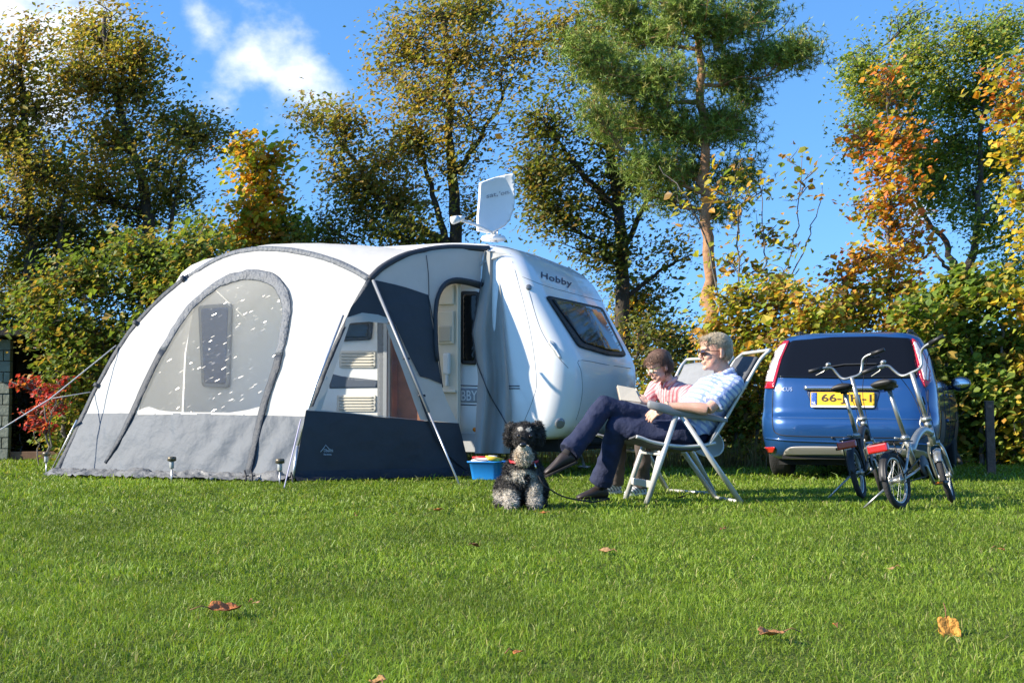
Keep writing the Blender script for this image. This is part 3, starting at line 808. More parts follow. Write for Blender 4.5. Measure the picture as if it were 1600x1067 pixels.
lv = [(.40, -.30, -5.15, .07, .22), (.44, -.20, -5.24, .03, .28), (.55, -.09, -5.30, .005, .32), (.75, -.025, -5.33, 0, .34), (.95, .01, -5.34, 0, .34), (1.10, .015, -5.34, 0, .33), (1.25, 0, -5.34, 0, .30), (1.37, -.045, -5.34, 0, .27),
      (1.65, -.20, -5.33, 0, .25), (1.95, -.365, -5.31, 0, .24), (2.12, -.44, -5.28, .004, .24), (2.28, -.535, -5.24, .015, .25), (2.40, -.645, -5.18, .035, .27), (2.49, -.78, -5.09, .07, .30), (2.56, -.95, -4.97, .13, .34), (2.605, -1.22, -4.78, .23, .38), (2.63, -1.65, -4.5, .40, .42), (2.64, -2.3, -4.0, .70, .30)]
def van_ring(z, ff, fr, ins, rad):
    ring = []
    def arc(cx, cy, a0, a1, r=None):
        r = r or rad
        for k in range(9):
            a = a0 + (a1 - a0) * k / 8
            ring.append((cx + r * math.cos(a), cy + r * math.sin(a)))
    w0, w1 = ins, CWID - ins
    arc(ff - rad, w0 + rad, -math.pi / 2, 0)
    for k in range(1, 6): ring.append((ff, w0 + rad + (w1 - w0 - 2 * rad) * k / 6))
    rf = rad * .6
    arc(ff - rf, w1 - rf, 0, math.pi / 2, rf)
    for k in range(1, 24): ring.append((ff - rad + (fr - ff + 2 * rad) * k / 24, w1))
    arc(fr + rad, w1 - rad, math.pi / 2, math.pi)
    for k in range(1, 6): ring.append((fr, w1 - rad - (w1 - w0 - 2 * rad) * k / 6))
    arc(fr + rad, w0 + rad, math.pi, 1.5 * math.pi)
    for k in range(1, 24): ring.append((fr + rad + (ff - fr - 2 * rad) * k / 24, w0))
    return [cv(x + .05 * max(0, 1 - abs(y - CWID / 2) / 1.0) ** 1 * (1 if x > -2.5 else 0), y, z) for x, y in ring]
lvs = []
for i in range(len(lv) - 1):
    a, b = lv[i], lv[i + 1]
    k = max(1, int((b[0] - a[0]) / .09))
    lvs += [tuple(a[j] + (b[j] - a[j]) * q / k for j in range(5)) for q in range(k)]
lvs.append(lv[-1])
van = thing('caravan', 'white touring caravan with a sloping dark front window behind the awning', 'caravan', cv(-2.6, 1.1, 0))
vb = MB(); vb.loft([van_ring(*q) for q in lvs])
body = vb.build('body', m_van, van, auto=40)
BV = bvh_of(body)
# the doorway is a real recess
def px_fx(px, z, v=0.0):
    """where the ray through a picture column meets the caravan's near side"""
    best = None
    for i in range(600):
        fx = -5.3 + i * .01
        p = cv(fx, v, z); d = p - CAM
        x = CX + FPX * d.x / d.dot(FWD)
        if best is None or abs(x - px) < best[0]: best = (abs(x - px), fx)
    return best[1]
fxa, fxb = px_fx(606, 1.2), px_fx(664, 1.2)
m_int = mat('interior_wood', (.26, .11, .055), .5, var=.3, vscale=5)
cut = MB(); cut.box(cv((fxa + fxb) / 2, .35, 1.29), (fxb - fxa, .9, 1.62), rot=Matrix(((RV.x, VV.x, 0), (RV.y, VV.y, 0), (0, 0, 1))))
cutter = cut.build('door_cutter', m_int)
bo = body.modifiers.new('doorway', 'BOOLEAN'); bo.operation = 'DIFFERENCE'; bo.object = cutter; bo.solver = 'EXACT'
bpy.context.view_layer.update()
nm = bpy.data.meshes.new_from_object(body.evaluated_get(bpy.context.evaluated_depsgraph_get()))
body.modifiers.remove(bo)
body.data = nm
bpy.data.objects.remove(cutter)
RB = Matrix(((RV.x, VV.x, 0), (RV.y, VV.y, 0), (0, 0, 1)))
li = MB()
li.box(cv((fxa + fxb) / 2, .20, 1.29), (fxb - fxa - .02, .02, 1.58), rot=RB)
li.box(cv(fxa + .02, .40, 1.29), (.02, .70, 1.58), rot=RB); li.box(cv(fxb - .02, .40, 1.29), (.02, .70, 1.58), rot=RB)
li.box(cv((fxa + fxb) / 2, .40, .51), (fxb - fxa - .02, .70, .02), rot=RB)
li.build('interior_lining', m_int, van, smooth=False)
df = MB()
for fx in (fxa - .02, fxb + .02): df.box(cv(fx, -.01, 1.29), (.05, .03, 1.70), rot=RB)
df.box(cv((fxa + fxb) / 2, -.01, 2.12), (fxb - fxa + .09, .03, .05), rot=RB)
df.build('door_frame', mat('door_frame_grey', (.35, .36, .37), .4, metal=.4), van, smooth=False, bevel=.006)

# front window: frame and pane
win = round_poly([(851, 463), (939, 482), (977, 558), (948, 556), (903, 543)], 6)
wi2 = round_poly([(858, 469), (935, 486), (969, 552), (948, 550), (908, 537)], 5)
fr = plate_on('front_window', BV, win, .016, .02, m_black, van, 5, label='dark trapezoid front window in a black frame')
plate_on('pane', BV, wi2, .034, .008, m_glass, fr, 5)
# lettering, seams, lamps and grips
m_ink = mat('dark_blue_print', (.02, .03, .07), .5)
text_on('lettering', 'Hobby', on(BV, .006), [(845, 437), (893, 452), (893, 439), (845, 425)], m_ink, van, bold=.012, spacing=1.05)
line_on('panel_seam', BV, [(797, 396), (812, 450), (829, 520), (838, 590), (834, 620), (818, 660), (806, 684)], .0035, m_seam, van)
line_on('panel_seam', BV, [(826, 455), (845, 515), (870, 555), (888, 575)], .0035, m_seam, van)
line_on('panel_seam', BV, [(998, 577), (950, 570), (905, 563), (908, 580), (910, 610), (905, 640), (900, 656)], .004, m_seam, van)
line_on('panel_seam', BV, [(815, 432), (850, 446), (900, 460), (945, 472)], .0035, m_seam, van)
def disc_on(name, px, py, rad, off, m, parent, dome=.01, n=16, label=None):
    p = hit(BV, px, py, 0); q = hit(BV, px + 3, py, 0); s = hit(BV, px, py + 3, 0)
    nrm = (q - p).cross(s - p).normalized()
    if nrm.dot(CAM - p) < 0: nrm = -nrm
    x = nrm.orthogonal().normalized(); y = nrm.cross(x)
    mb = MB(); secs = []
    for rr, h in ((1, -.004), (1, off), (.85, off + dome * .6), (.5, off + dome), (.05, off + dome * 1.1)):
        secs.append([p + x * (rr * rad * math.cos(2 * math.pi * k / n)) + y * (rr * rad * math.sin(2 * math.pi * k / n)) + nrm * h for k in range(n)])
    mb.loft(secs)
    return mb.build(name, m, parent, label=label)
m_lens = mat('grey_lens', (.16, .165, .17), .10, spec=.8, coat=.6)
disc_on('marker_lamp', 826, 449, .034, .008, m_lens, van)
disc_on('marker_lamp', 875, 661, .058, .004, m_lens, van, label='round clear lamp low on the front corner')
disc_on('side_reflector', 742, 671, .026, .004, mat('amber_lens', (.75, .22, .02), .25, coat=.5), van, label='small amber side reflector')
gr = plate_on('grab_handle', BV, round_poly([(855, 530), (866, 534), (877, 556), (878, 562), (868, 556)], 5), .004, .004, mat('grip_recess', (.45, .47, .48), .5), van, 3)
line_on('grip', BV, [(858, 535), (867, 546), (874, 558)], .011, m_van, gr, off=.022)
for y in (603, 607):
    line_on('side_stripe', BV, [(748, y - 2), (780, y), (812, y)], .006, m_ink, van, off=.001, straight=True)
# decals and fittings on the long side
m_gry = mat('decal_grey', (.30, .32, .35), .5)
dl = plate_on('name_decal', BV, [(716, 606), (747, 607), (747, 629), (716, 628)], .003, .002, m_gry, van)
text_on('lettering', 'HOBBY', on(BV, .007), [(698, 626), (746, 626), (746, 610), (698, 609)], mat('white_print', (.8, .8, .8), .5), dl, bold=.01)
for y in (602, 632): line_on('side_stripe', BV, [(716, y), (747, y + 1)], .006, m_ink, van, off=.001, straight=True)
w1 = plate_on('side_window', BV, round_poly([(722, 455), (750, 456), (746, 570), (722, 569)], 5), .02, .03, m_black, van, label='dark tall side window beside the open door')
plate_on('pane', BV, round_poly([(726, 460), (747, 461), (743, 564), (726, 563)], 4), .038, .006, m_glass, w1)
w2 = plate_on('side_window', BV, round_poly([(528, 503), (584, 501), (581, 531), (524, 534)], 5), .02, .03, m_black, van, label='dark side window seen through the clear awning side')
plate_on('pane', BV, round_poly([(533, 507), (579, 505), (577, 527), (529, 529)], 4), .038, .006, m_glass, w2)
w3 = plate_on('side_window', BV, round_poly([(312, 478), (364, 474), (360, 606), (318, 604)], 6), .02, .03, mat('window_frame_grey', (.26, .29, .33), .4), van, label='tall side window seen through the awning front')
plate_on('pane', BV, round_poly([(317, 483), (359, 480), (355, 600), (322, 598)], 4), .038, .006, mat('blue_glass', (.10, .145, .25), .15, spec=.5), w3)
m_vent = mat('vent_white', (.66, .63, .56), .5)
for (x0, y0, x1, y1) in ((531, 548, 588, 575), (527, 617, 588, 643)):
    vt = plate_on('fridge_vent', BV, round_poly([(x0, y0), (x1, y0), (x1, y1), (x0, y1)], 3), .008, .012, m_vent, van)
    k = 5
    for q in range(k):
        y = y0 + 4 + (y1 - y0 - 8) * q / (k - 1)
        line_on('slat', BV, [(x0 + 4, y), (x1 - 4, y)], .008, mat('vent_slat', (.50, .47, .40), .5), vt, off=.016, straight=True)
plate_on('side_band', BV, [(515, 583), (535, 588), (590, 594), (590, 606), (515, 607)], .003, .002, mat('decal_blue_grey', (.06, .075, .11), .5), van)
plate_on('side_band', BV, [(590, 494), (600, 494), (601, 655), (590, 655)], .004, .003, mat('pillar_grey', (.16, .17, .19), .5), van)
# door leaf folded back against the side
fda, fdb = px_fx(670, 1.3, -.09), px_fx(719, 1.3, -.09)
leaf = MB(); leaf.box(cv((fda + fdb) / 2, -.09, 1.30), (fdb - fda, .045, 1.66), rot=RB)
dr = leaf.build('door', m_cream, van, smooth=False, bevel=.015, label='cream inner face of the open caravan door')
fm = (fda + fdb) / 2; fw = fdb - fda
def door_piece(name, fx, z, w, h, t, m, parent=dr):
    return MB().box(cv(fx, -.115 - t / 2, z), (w, t, h), rot=RB).build(name, m, parent, smooth=False, bevel=min(w, h, t) * .35)
door_piece('pocket', fm + .03, 1.98, fw * .52, .22, .03, m_cream)
door_piece('pocket', fm + .03, 1.62, fw * .52, .36, .03, m_cream)
door_piece('pad', fm + .03, 1.55, fw * .40, .18, .045, mat('pad_beige', (.52, .46, .36), .7))
door_piece('handle', fm + .05, 1.22, fw * .22, .24, .06, mat('handle_white', (.75, .73, .68), .35))
door_piece('handle', fm + .05, 1.04, .03, .13, .05, mat('handle_white'))
door_piece('ledge', fm, .92, fw * .85, .035, .05, m_cream)
door_piece('rib', fdb - .02, 1.30, .025, 1.60, .02, m_cream)
# awning rail and roof edge
rail = [cv(fx, .012, 2.30) for fx in np.linspace(-4.9, -1.0, 30)]
# underneath
ub = MB(); ub.box(cv(-2.6, CWID / 2, .33), (4.6, 1.75, .14), rot=RB)
ub.build('chassis', m_dark, van, smooth=False)
sk = MB(); sk.box(cv(-1.75, .02, .36), (1.9, .03, .20), rot=RB); sk.build('side_skirt', mat('skirt_grey', (.42, .43, .44), .6), van, smooth=False)
for v in (.12, CWID - .12):
    wh = MB(); c = cv(-2.9, v, .31)
    wh.M = Matrix.Translation(c) @ RB.to_4x4()
    wh.lathe([(.18, -.09), (.30, -.09), (.31, -.05), (.31, .05), (.30, .09), (.18, .09)], n=24, axis='y')
    w_ = wh.build('wheel', m_black, van)
    hb = MB(wh.M); hb.lathe([(.02, -.075), (.17, -.075), (.18, -.05), (.18, .05), (.17, .075), (.02, .075)], n=20, axis='y'); hb.build('rim', m_alu, w_)
hi_ = MB(); hi_.tube([cv(-.25, CWID / 2 - .5, .36), cv(.75, CWID / 2, .38)], .04, 8).tube([cv(-.25, CWID / 2 + .5, .36), cv(.75, CWID / 2, .38)], .04, 8).tube([cv(.6, CWID / 2, .40), cv(1.0, CWID / 2, .42)], .035, 8)
hi_.tube([cv(.55, CWID / 2, .5), cv(.55, CWID / 2, .08)], .025, 8)
hi_.build('hitch', m_dark, van)
for fx, v in ((-.75, .25), (-.75, CWID - .25), (-4.9, .25), (-4.9, CWID - .25)):
    MB().tube([cv(fx, v, .38), cv(fx + .12, v, .03)], .02, 6).box(cv(fx + .12, v, .02), (.12, .12, .03), rot=RB).build('corner_steady', m_alu, van)
# ------------------------------------------------------------------ satellite dish on the roof
YD = 14.6
m_dish = mat('dish_white', (.80, .80, .79), .4, var=.03)
dish = thing('satellite_dish', 'white square satellite dish with printed name on the caravan roof', 'satellite dish', at(772, 372, YD))
dout = smooth_poly([(750, 286), (775, 277), (803, 271)], 8) + smooth_poly([(804, 300), (803, 325), (795, 346)], 7) + smooth_poly([(789, 353), (776, 360), (764, 364), (746, 360)], 7) + smooth_poly([(746, 340), (749, 310)], 4)
def dish_pt(x, y):
    u, w = (x - 775) / 30, (y - 318) / 45
    return at(x, y, YD + .06 - .09 * (u * u + w * w) * .6 + .12 * (x - 775) / 55)
dp = surf_patch(dout, 5, dish_pt).build('reflector', m_dish, dish)
sm = dp.modifiers.new('solid', 'SOLIDIFY'); sm.thickness = .04; sm.offset = 0
dtx = lambda x, y: dish_pt(x, y) + Vector((.002, -.030, 0))
text_on('lettering', "sat,", dtx, [(760, 312), (778, 308), (778, 301), (760, 305)], mat('grey_print', (.30, .30, .33), .6), dp, bold=.008)
text_on('lettering', "'on.", dtx, [(780, 307), (797, 303), (797, 296), (780, 300)], mat('grey_print'), dp, bold=.008)
MB().tube([at(768, 363, YD - .05), at(745, 352, YD - .28), at(720, 344, YD - .5)], .018, 8).build('feed_arm', m_dish, dish)
MB().tube([at(706, 345, YD - .55), at(716, 342, YD - .52)], [.045, .04], 12).tube([at(716, 342, YD - .52), at(724, 341, YD - .48)], [.034, .028], 12).build('receiver_head', m_dish, dish)
br = MB()
for x in (762, 770, 778): br.tube([at(x, 360, YD + .04), at(x - 2, 373, YD + .08)], .008, 6)
br.tube([at(772, 355, YD + .15), at(771, 378, YD + .15)], .04, 10)
br.build('bracket', m_alu, dish)
MB().lathe([(.14, 0), (.15, .02), (.13, .05), (.05, .06)], n=20, c=at(771, 372, YD + .15) - Vector((0, 0, .03))).build('base', m_dish, dish)
# ================================================================== awning tent on the caravan's side
m_white = mat('awning_white', (.80, .785, .74), .75, var=.03, vscale=2, bump=.35, bscale=9, transl=.45, spec=.2)
m_lgrey = mat('awning_light_grey', (.56, .55, .52), .75, var=.05, vscale=3, bump=.35, bscale=9, transl=.22, spec=.2)
m_grey = mat('awning_grey', (.098, .116, .138), .6, var=.08, vscale=3, bump=.5, bscale=12, transl=.06, spec=.35)
m_slate = mat('awning_slate', (.042, .050, .062), .6, var=.10, vscale=6, bump=.6, bscale=25, spec=.35)
m_band = mat('awning_band', (.115, .128, .145), .55, var=.15, vscale=10, bump=.9, bscale=28, spec=.4)
m_navy = mat('awning_navy', (.040, .044, .054), .62, var=.12, vscale=3, bump=.5, bscale=9, spec=.4)
m_skirt = mat('awning_skirt', (.17, .17, .165), .45, var=.18, vscale=12, bump=.8, bscale=20, spec=.4)
def pvc():
    m = bpy.data.materials.new('clear_film'); m.use_nodes = True
    t = m.node_tree; N = t.nodes; L = t.links; N.remove(N['Principled BSDF'])
    o = N['Material Output']
    tr = N.new('ShaderNodeBsdfTransparent'); tr.inputs[0].default_value = (.88, .89, .88, 1)
    gl = N.new('ShaderNodeBsdfGlossy'); gl.inputs['Roughness'].default_value = .16
    df = N.new('ShaderNodeBsdfDiffuse'); df.inputs[0].default_value = (.72, .74, .75, 1)
    tcn = N.new('ShaderNodeTexCoord'); ge = N.new('ShaderNodeNewGeometry')
    nz = N.new('ShaderNodeTexNoise'); nz.inputs['Scale'].default_value = 6; nz.inputs['Detail'].default_value = 3
    L.new(tcn.outputs['Object'], nz.inputs['Vector'])
    wb = N.new('ShaderNodeVectorMath'); wb.operation = 'SCALE'; wb.inputs['Scale'].default_value = .05; L.new(nz.outputs['Color'], wb.inputs[0])
    ad = N.new('ShaderNodeVectorMath'); L.new(tcn.outputs['Object'], ad.inputs[0]); L.new(wb.outputs[0], ad.inputs[1])
    mp_ = N.new('ShaderNodeMapping'); mp_.vector_type = 'TEXTURE'; mp_.inputs['Rotation'].default_value = (0, R(-28), R(-23)); mp_.inputs['Scale'].default_value = (5.0, 1, .6)
    L.new(ad.outputs[0], mp_.inputs[0])
    vo = N.new('ShaderNodeTexVoronoi'); vo.inputs['Scale'].default_value = 85
    L.new(mp_.outputs[0], vo.inputs['Vector'])
    c0 = N.new('ShaderNodeVectorMath'); c0.operation = 'SUBTRACT'; c0.inputs[1].default_value = (.5, .5, .5); L.new(vo.outputs['Color'], c0.inputs[0])
    c1 = N.new('ShaderNodeVectorMath'); c1.operation = 'SCALE'; c1.inputs['Scale'].default_value = 1.5; L.new(c0.outputs[0], c1.inputs[0])
    c2 = N.new('ShaderNodeVectorMath'); L.new(c1.outputs[0], c2.inputs[0]); L.new(ge.outputs['Normal'], c2.inputs[1])
    c3 = N.new('ShaderNodeVectorMath'); c3.operation = 'NORMALIZE'; L.new(c2.outputs[0], c3.inputs[0]); L.new(c3.outputs[0], gl.inputs['Normal'])
    m1 = N.new('ShaderNodeMixShader'); m1.inputs[0].default_value = .07
    m2 = N.new('ShaderNodeMixShader')
    pn = N.new('ShaderNodeTexNoise'); pn.inputs['Scale'].default_value = 3.2; pn.inputs['Detail'].default_value = 4; L.new(mp_.outputs[0], pn.inputs['Vector'])
    pr = N.new('ShaderNodeMapRange'); pr.inputs['From Min'].default_value = .46; pr.inputs['From Max'].default_value = .66; pr.inputs['To Min'].default_value = .012; pr.inputs['To Max'].default_value = .05
    L.new(pn.outputs['Fac'], pr.inputs[0]); L.new(pr.outputs[0], m2.inputs[0])
    L.new(tr.outputs[0], m1.inputs[1]); L.new(df.outputs[0], m1.inputs[2])
    L.new(m1.outputs[0], m2.inputs[1]); L.new(gl.outputs[0], m2.inputs[2])
    L.new(m2.outputs[0], o.inputs['Surface'])
    return m
m_film = pvc()
P1 = ground(455, 752); P0 = ground(85, 742); J = at(577, 437, 13.35)
P2 = ground(737, 744); RT = at(764, 389, 14.08)
fn = (P1 - P0).cross(J - P0).normalized()
if fn.dot(CAM - P1) < 0: fn = -fn
awn = thing('awning_tent', 'white and grey caravan awning with a large arched clear window', 'awning', (P0 + P1) / 2 + VV * .8)
arch = [(85, 741), (108, 700), (133, 650), (160, 600), (192, 545), (225, 500), (262, 460), (300, 428), (345, 402), (385, 391), (425, 389), (470, 394), (515, 406), (552, 422), (577, 437)]
cornr = [(577, 437), (548, 492), (520, 555), (498, 610), (476, 668), (455, 752)]
archd = smooth_poly(arch, 60); cornd = smooth_poly(cornr, 30)
outl = archd + cornd[1:]
def wr(p, a=.006):
    return a * (noise.noise(p * 3.0) + .6 * noise.noise(p * 9.0))
def front_pt(x, y, off=0.0):
    r = ray(x, y); t = (P1 - CAM).dot(fn) / r.dot(fn)
    p = CAM + r * t
    h = max(0, min(1, p.z / 2.3)); s = max(0, min(1, (p - P0).dot((P1 - P0).normalized()) / (P1 - P0).length))
    bul = .10 * math.sin(math.pi * h) * math.sin(math.pi * min(1, max(0, s * .8 + .1)))
    q = p + fn * (bul + off + wr(p, .008))
    if q.z < .004: q.z = .004
    return q
fp = lambda off=0.0: (lambda x, y: front_pt(x, y, off))
seam_l, seam_r = (131, 648), (481, 652)
wl = smooth_poly([(222, 648), (240, 600), (268, 545), (300, 492), (332, 457), (362, 440), (395, 434), (422, 440), (440, 456), (449, 485), (447, 520), (437, 570), (424, 612), (414, 648)], 44)
upper = [p for p in outl if p[1] < 651]
surf_patch(upper + [seam_r, seam_l], 7, fp(), holes=[wl]).build('front_panel', m_white, awn)
lower = [p for p in outl if p[1] > 651]
lo_r = [p for p in lower if p[0] > 300]; lo_l = [p for p in lower if p[0] < 300]
def mud_pt(x, y):
    p = front_pt(x, y, .004)
    return p + fn * (.014 * math.sin((x - 380) * .13 + y * .09) * max(0, min(1, (x - 290) / 60)) * max(0, 1 - abs(y - 705) / 60) + .008 * noise.noise(Vector((x * .05 + y * .02, y * .03 - x * .01, 3))) + .006 * noise.noise(Vector((x * .12, y * .02, 8))))
surf_patch(lo_l + [seam_l, seam_r] + lo_r, 5, mud_pt).build('mud_wall', m_grey, awn, label='grey lower band along the awning front')
pane = surf_patch(wl, 4, fp(-.012)).build('front_window', m_film, awn, label='arched clear crinkled film window')
# white bar of cloth showing along the bottom of the film
line = smooth_poly([(222, 646), (240, 640), (262, 646), (310, 649), (350, 650), (390, 644), (414, 638)], 24)
surf_patch(line + [(414, 652), (222, 652)], 4, fp(.006)).build('window_hem', m_white, pane)
# rolled flaps round the window, down to the ground
band = smooth_poly([(166, 724), (190, 690), (216, 645), (240, 596), (270, 540), (302, 486), (333, 455), (362, 438), (395, 431), (424, 437), (443, 455), (452, 485), (449, 522), (439, 572), (420, 630), (402, 690), (388, 745)], 90)
def strip(name, pts, widths, m, parent, proj_off, thick=.02, lump=.006):
    P = [front_pt(x, y, proj_off) for x, y in pts]
    secs = []; n = len(P)
    for i in range(n):
        t = (P[min(n - 1, i + 1)] - P[max(0, i - 1)]).normalized()
        s = t.cross(fn).normalized()
        w = widths[0] + (widths[1] - widths[0]) * i / (n - 1) if len(widths) == 2 else np.interp(i / (n - 1), np.linspace(0, 1, len(widths)), widths)
        ring = []
        for k in range(10):
            a = 2 * math.pi * k / 10
            p = P[i] + s * (math.cos(a) * w) + fn * (math.sin(a) * thick)
            ring.append(p + fn * (lump * noise.noise(p * 14)) + s * (lump * noise.noise(p * 11 + Vector((5, 0, 0)))))
        secs.append(ring)
    return MB().loft(secs).build(name, m, parent)
strip('window_flap', band[:22], [.02, .042, .05], m_slate, awn, .012, thick=.010)
strip('window_flap', band[21:72], [.05, .056, .068, .062, .05], m_band, awn, .012, thick=.010, lump=.012)
strip('window_flap', band[71:], [.05, .046, .042], m_slate, awn, .012, thick=.010)
# hem over the arch pole
m_hem = m_band
hl = [front_pt(x, y, .0) for x, y in archd]
def hem(name, P, w, m, n=10):
    secs = []
    for i in range(len(P)):
        t = (P[min(len(P) - 1, i + 1)] - P[max(0, i - 1)]).normalized()
        s = t.cross(fn).normalized()
        ww = w * (1 + .12 * noise.noise(P[i] * 4))
        secs.append([P[i] + s * (math.cos(2 * math.pi * k / n) * ww) + fn * (math.sin(2 * math.pi * k / n) * ww * .55 - .01) for k in range(n)])
    return MB().loft(secs).build(name, m, awn)
hem('arch_hem', hl[:30], .042, m_slate); hem('arch_hem', hl[29:], .038, m_band)  # lower left stretch in darker slate, its shade put into the colour
for i in (12, 20, 28): 
    MB().tube([hl[i], hl[i].lerp(hl[i + 1], .45)], .047, 10).build('strap', m_navy, awn)
hem('corner_hem', [front_pt(x, y, 0) for x, y in cornd], .03, m_slate)
# -------- roof cloth from the arch back to the caravan
kS = min(range(len(archd)), key=lambda i: abs(archd[i][0] - 262))
A = resample([front_pt(x, y, 0) for x, y in archd[kS:]], 40)
roofedge = [at(577, 437, 13.35), at(600, 416, 13.45), at(640, 397, 13.62), at(700, 387, 13.86), RT]
back = resample([cv(-4.75, .03, 2.34), cv(-4.2, .10, 2.46), cv(-3.2, .14, 2.50), cv(-2.2, .12, 2.49), cv(-1.45, .08, 2.44), RT + VV * .05 + Vector((0, 0, .03))], 40)
rows = []
NR = 14
RE = resample(spline(roofedge, 40), NR)
for i in range(NR):
    t = i / (NR - 1); row = []
    for k in range(40):
        u = k / 39
        p = A[k].lerp(back[k], t)
        p = p + Vector((0, 0, .10 * min(1, u * 3) * math.sin(math.pi * t)))
        base_r = A[39].lerp(back[39], t) + Vector((0, 0, .10 * math.sin(math.pi * t)))
        p = p + (RE[i] - base_r) * u ** 3
        row.append(p + Vector((0, 0, wr(p, .01))))
    rows.append(row)
MB().grid(rows).build('roof_cloth', m_white, awn)
# left side wall (seen only from the side)
P3 = cv(-5.0, -.01, 0)
lw = []
LA = resample([front_pt(x, y, 0) for x, y in archd[:kS + 1]], 16)
LB = resample([P3, cv(-4.95, -.01, 1.4), cv(-4.75, .03, 2.34)], 16)
for i in range(16): lw.append([LA[i].lerp(LB[i], k / 8) for k in range(9)])
MB().grid(lw).build('left_wall', m_lgrey, awn)
# -------- right side wall: warped patch between the corner pole and the caravan
def side_s(s, t):
    a = P1.lerp(J, t); b = P2.lerp(RT, t)
    p = a.lerp(b, s)
    nn = Vector((.62, -.77, .1))
    return p + nn * (.05 * math.sin(math.pi * min(1, max(0, s))) * math.sin(math.pi * min(1, max(0, t))) )
G = [[side_s(-.25 + 1.5 * k / 30, -.12 + 1.4 * i / 30) for k in range(31)] for i in range(31)]
sm_ = MB().grid(G).mesh('carrier'); SBV = bvh_of(sm_)
def sp(off=0.0):
    def f(x, y):
        p = hit(SBV, x, y, off)
        if p is None: return None
        p = p + Vector((.62, -.77, 0)) * wr(p, .008)
        if p.z < .004: p.z = .004
        return p
    return f
cl = [(x + 2, y) for x, y in cornd]
pole_l = [p for p in cl]
ctop = [(577, 437), (600, 416), (640, 397), (700, 388), (764, 389)]
door_arch = smooth_poly([(692, 610), (682, 560), (679, 510), (682, 470), (692, 448), (708, 439), (730, 441), (752, 447)], 24)
win_side = [(549, 499), (600, 500), (628, 575), (657, 656), (502, 640)]
# light grey upper cloth with the doorway cut out, and the window opening
sideout = smooth_poly(ctop, 16) + [(757, 446)] + door_arch[::-1] + [(700, 630), (715, 661), (478, 641)] + [p for p in cl[::-1] if 437 < p[1] < 641]
surf_patch(sideout, 6, sp(0), holes=[win_side]).build('side_panel', m_lgrey, awn, label='light grey cloth of the awning side')
surf_patch([(478, 641), (540, 645), (600, 652), (660, 657), (716, 661), (737, 744), (650, 750), (560, 752), (458, 752)], 6, sp(.006)).build('side_mud_wall', m_navy, awn, label='navy lower band of the awning side')
sw = surf_patch(win_side, 5, sp(-.008)).build('side_window', m_film, awn, label='clear film window in the awning side')
surf_patch([(579, 440), (604, 497), (590, 492), (565, 489), (540, 497), (536, 512), (548, 480)], 5, sp(.012)).build('window_cover', m_navy, awn, label='navy cloth above the side window')
surf_patch(smooth_poly([(585, 438), (625, 447), (668, 461)], 6) + smooth_poly([(673, 500), (680, 545), (689, 600)], 6) + [(670, 592), (655, 588), (634, 545), (608, 490)], 5, sp(.014)).build('window_cover', m_navy, awn, label='navy window cover folded to one side')
surf_patch([(540, 497), (565, 489), (590, 492), (604, 497), (607, 506), (575, 503), (548, 505), (538, 512)], 4, sp(.016)).build('cover_roll', m_lgrey, awn)
def side_tube(name, pts, r, m, off, n=40):
    q = smooth_poly(pts, n); f = sp(off)
    P = [f(x, y) for x, y in q]
    return MB().tube([p for p in P if p is not None], r, 8).build(name, m, awn)
da = [sp(.012)(x, y) for x, y in door_arch]
MB().tube([p for p in da[3:] if p], .048, 8, flat=.5).build('door_hem', m_navy, awn)
MB().tube(spline(roofedge, 30), .036, 10).build('roof_hem', m_navy, awn)
side_tube('zip', [(584, 440), (610, 500), (640, 575), (662, 640), (690, 700), (738, 743)], .012, m_navy, .03)
side_tube('zip', [(668, 462), (678, 520), (690, 605)], .006, m_slate, .02)
side_tube('zip', [(666, 399), (669, 430), (670, 462)], .004, m_slate, .006)
sk2 = MB(); rw = []
for i in range(40):
    b = P1.lerp(P2, i / 39)
    nn = Vector((.62, -.77, 0)).normalized()
    rw.append([b + Vector((0, 0, .10)) + nn * .02, b + nn * (.05 + .03 * noise.noise(b * 4)) + Vector((0, 0, .05 + .02 * noise.noise(b * 7))), b + nn * (.12 + .04 * noise.noise(b * 5)) + Vector((0, 0, .012))])
sk2.grid(rw).build('side_skirt', mat('skirt_black', (.018, .02, .026), .55, bump=.6, bscale=18), awn)
# crumpled skirt along the front
rw = []
fo = Vector((-VV.x, -VV.y, 0))
for i in range(110):
    t = i / 109; b = P0.lerp(P1, t)
    row = []
    big = max(0, noise.noise(Vector((t * 9, 0, 2)))) * .8 + .35
    for k in range(12):
        u = k / 11
        h = (.10 * big * math.sin(math.pi * min(1, .25 + u * .8)) * (1 - u * .6) + .028 * (1 - 2.2 * abs(noise.noise(Vector((t * 22, u * 4, 1))))) + .02 * noise.noise(Vector((t * 60, u * 11, 4))))
        row.append(b + fo * (-.03 + .30 * u * (.75 + .5 * noise.noise(Vector((t * 14, 3, u))))) + Vector((0, 0, max(.008, h + .03 * (1 - u)))))
    rw.append(row)
MB().grid(rw).build('ground_skirt', m_skirt, awn, label='crumpled grey ground flap')
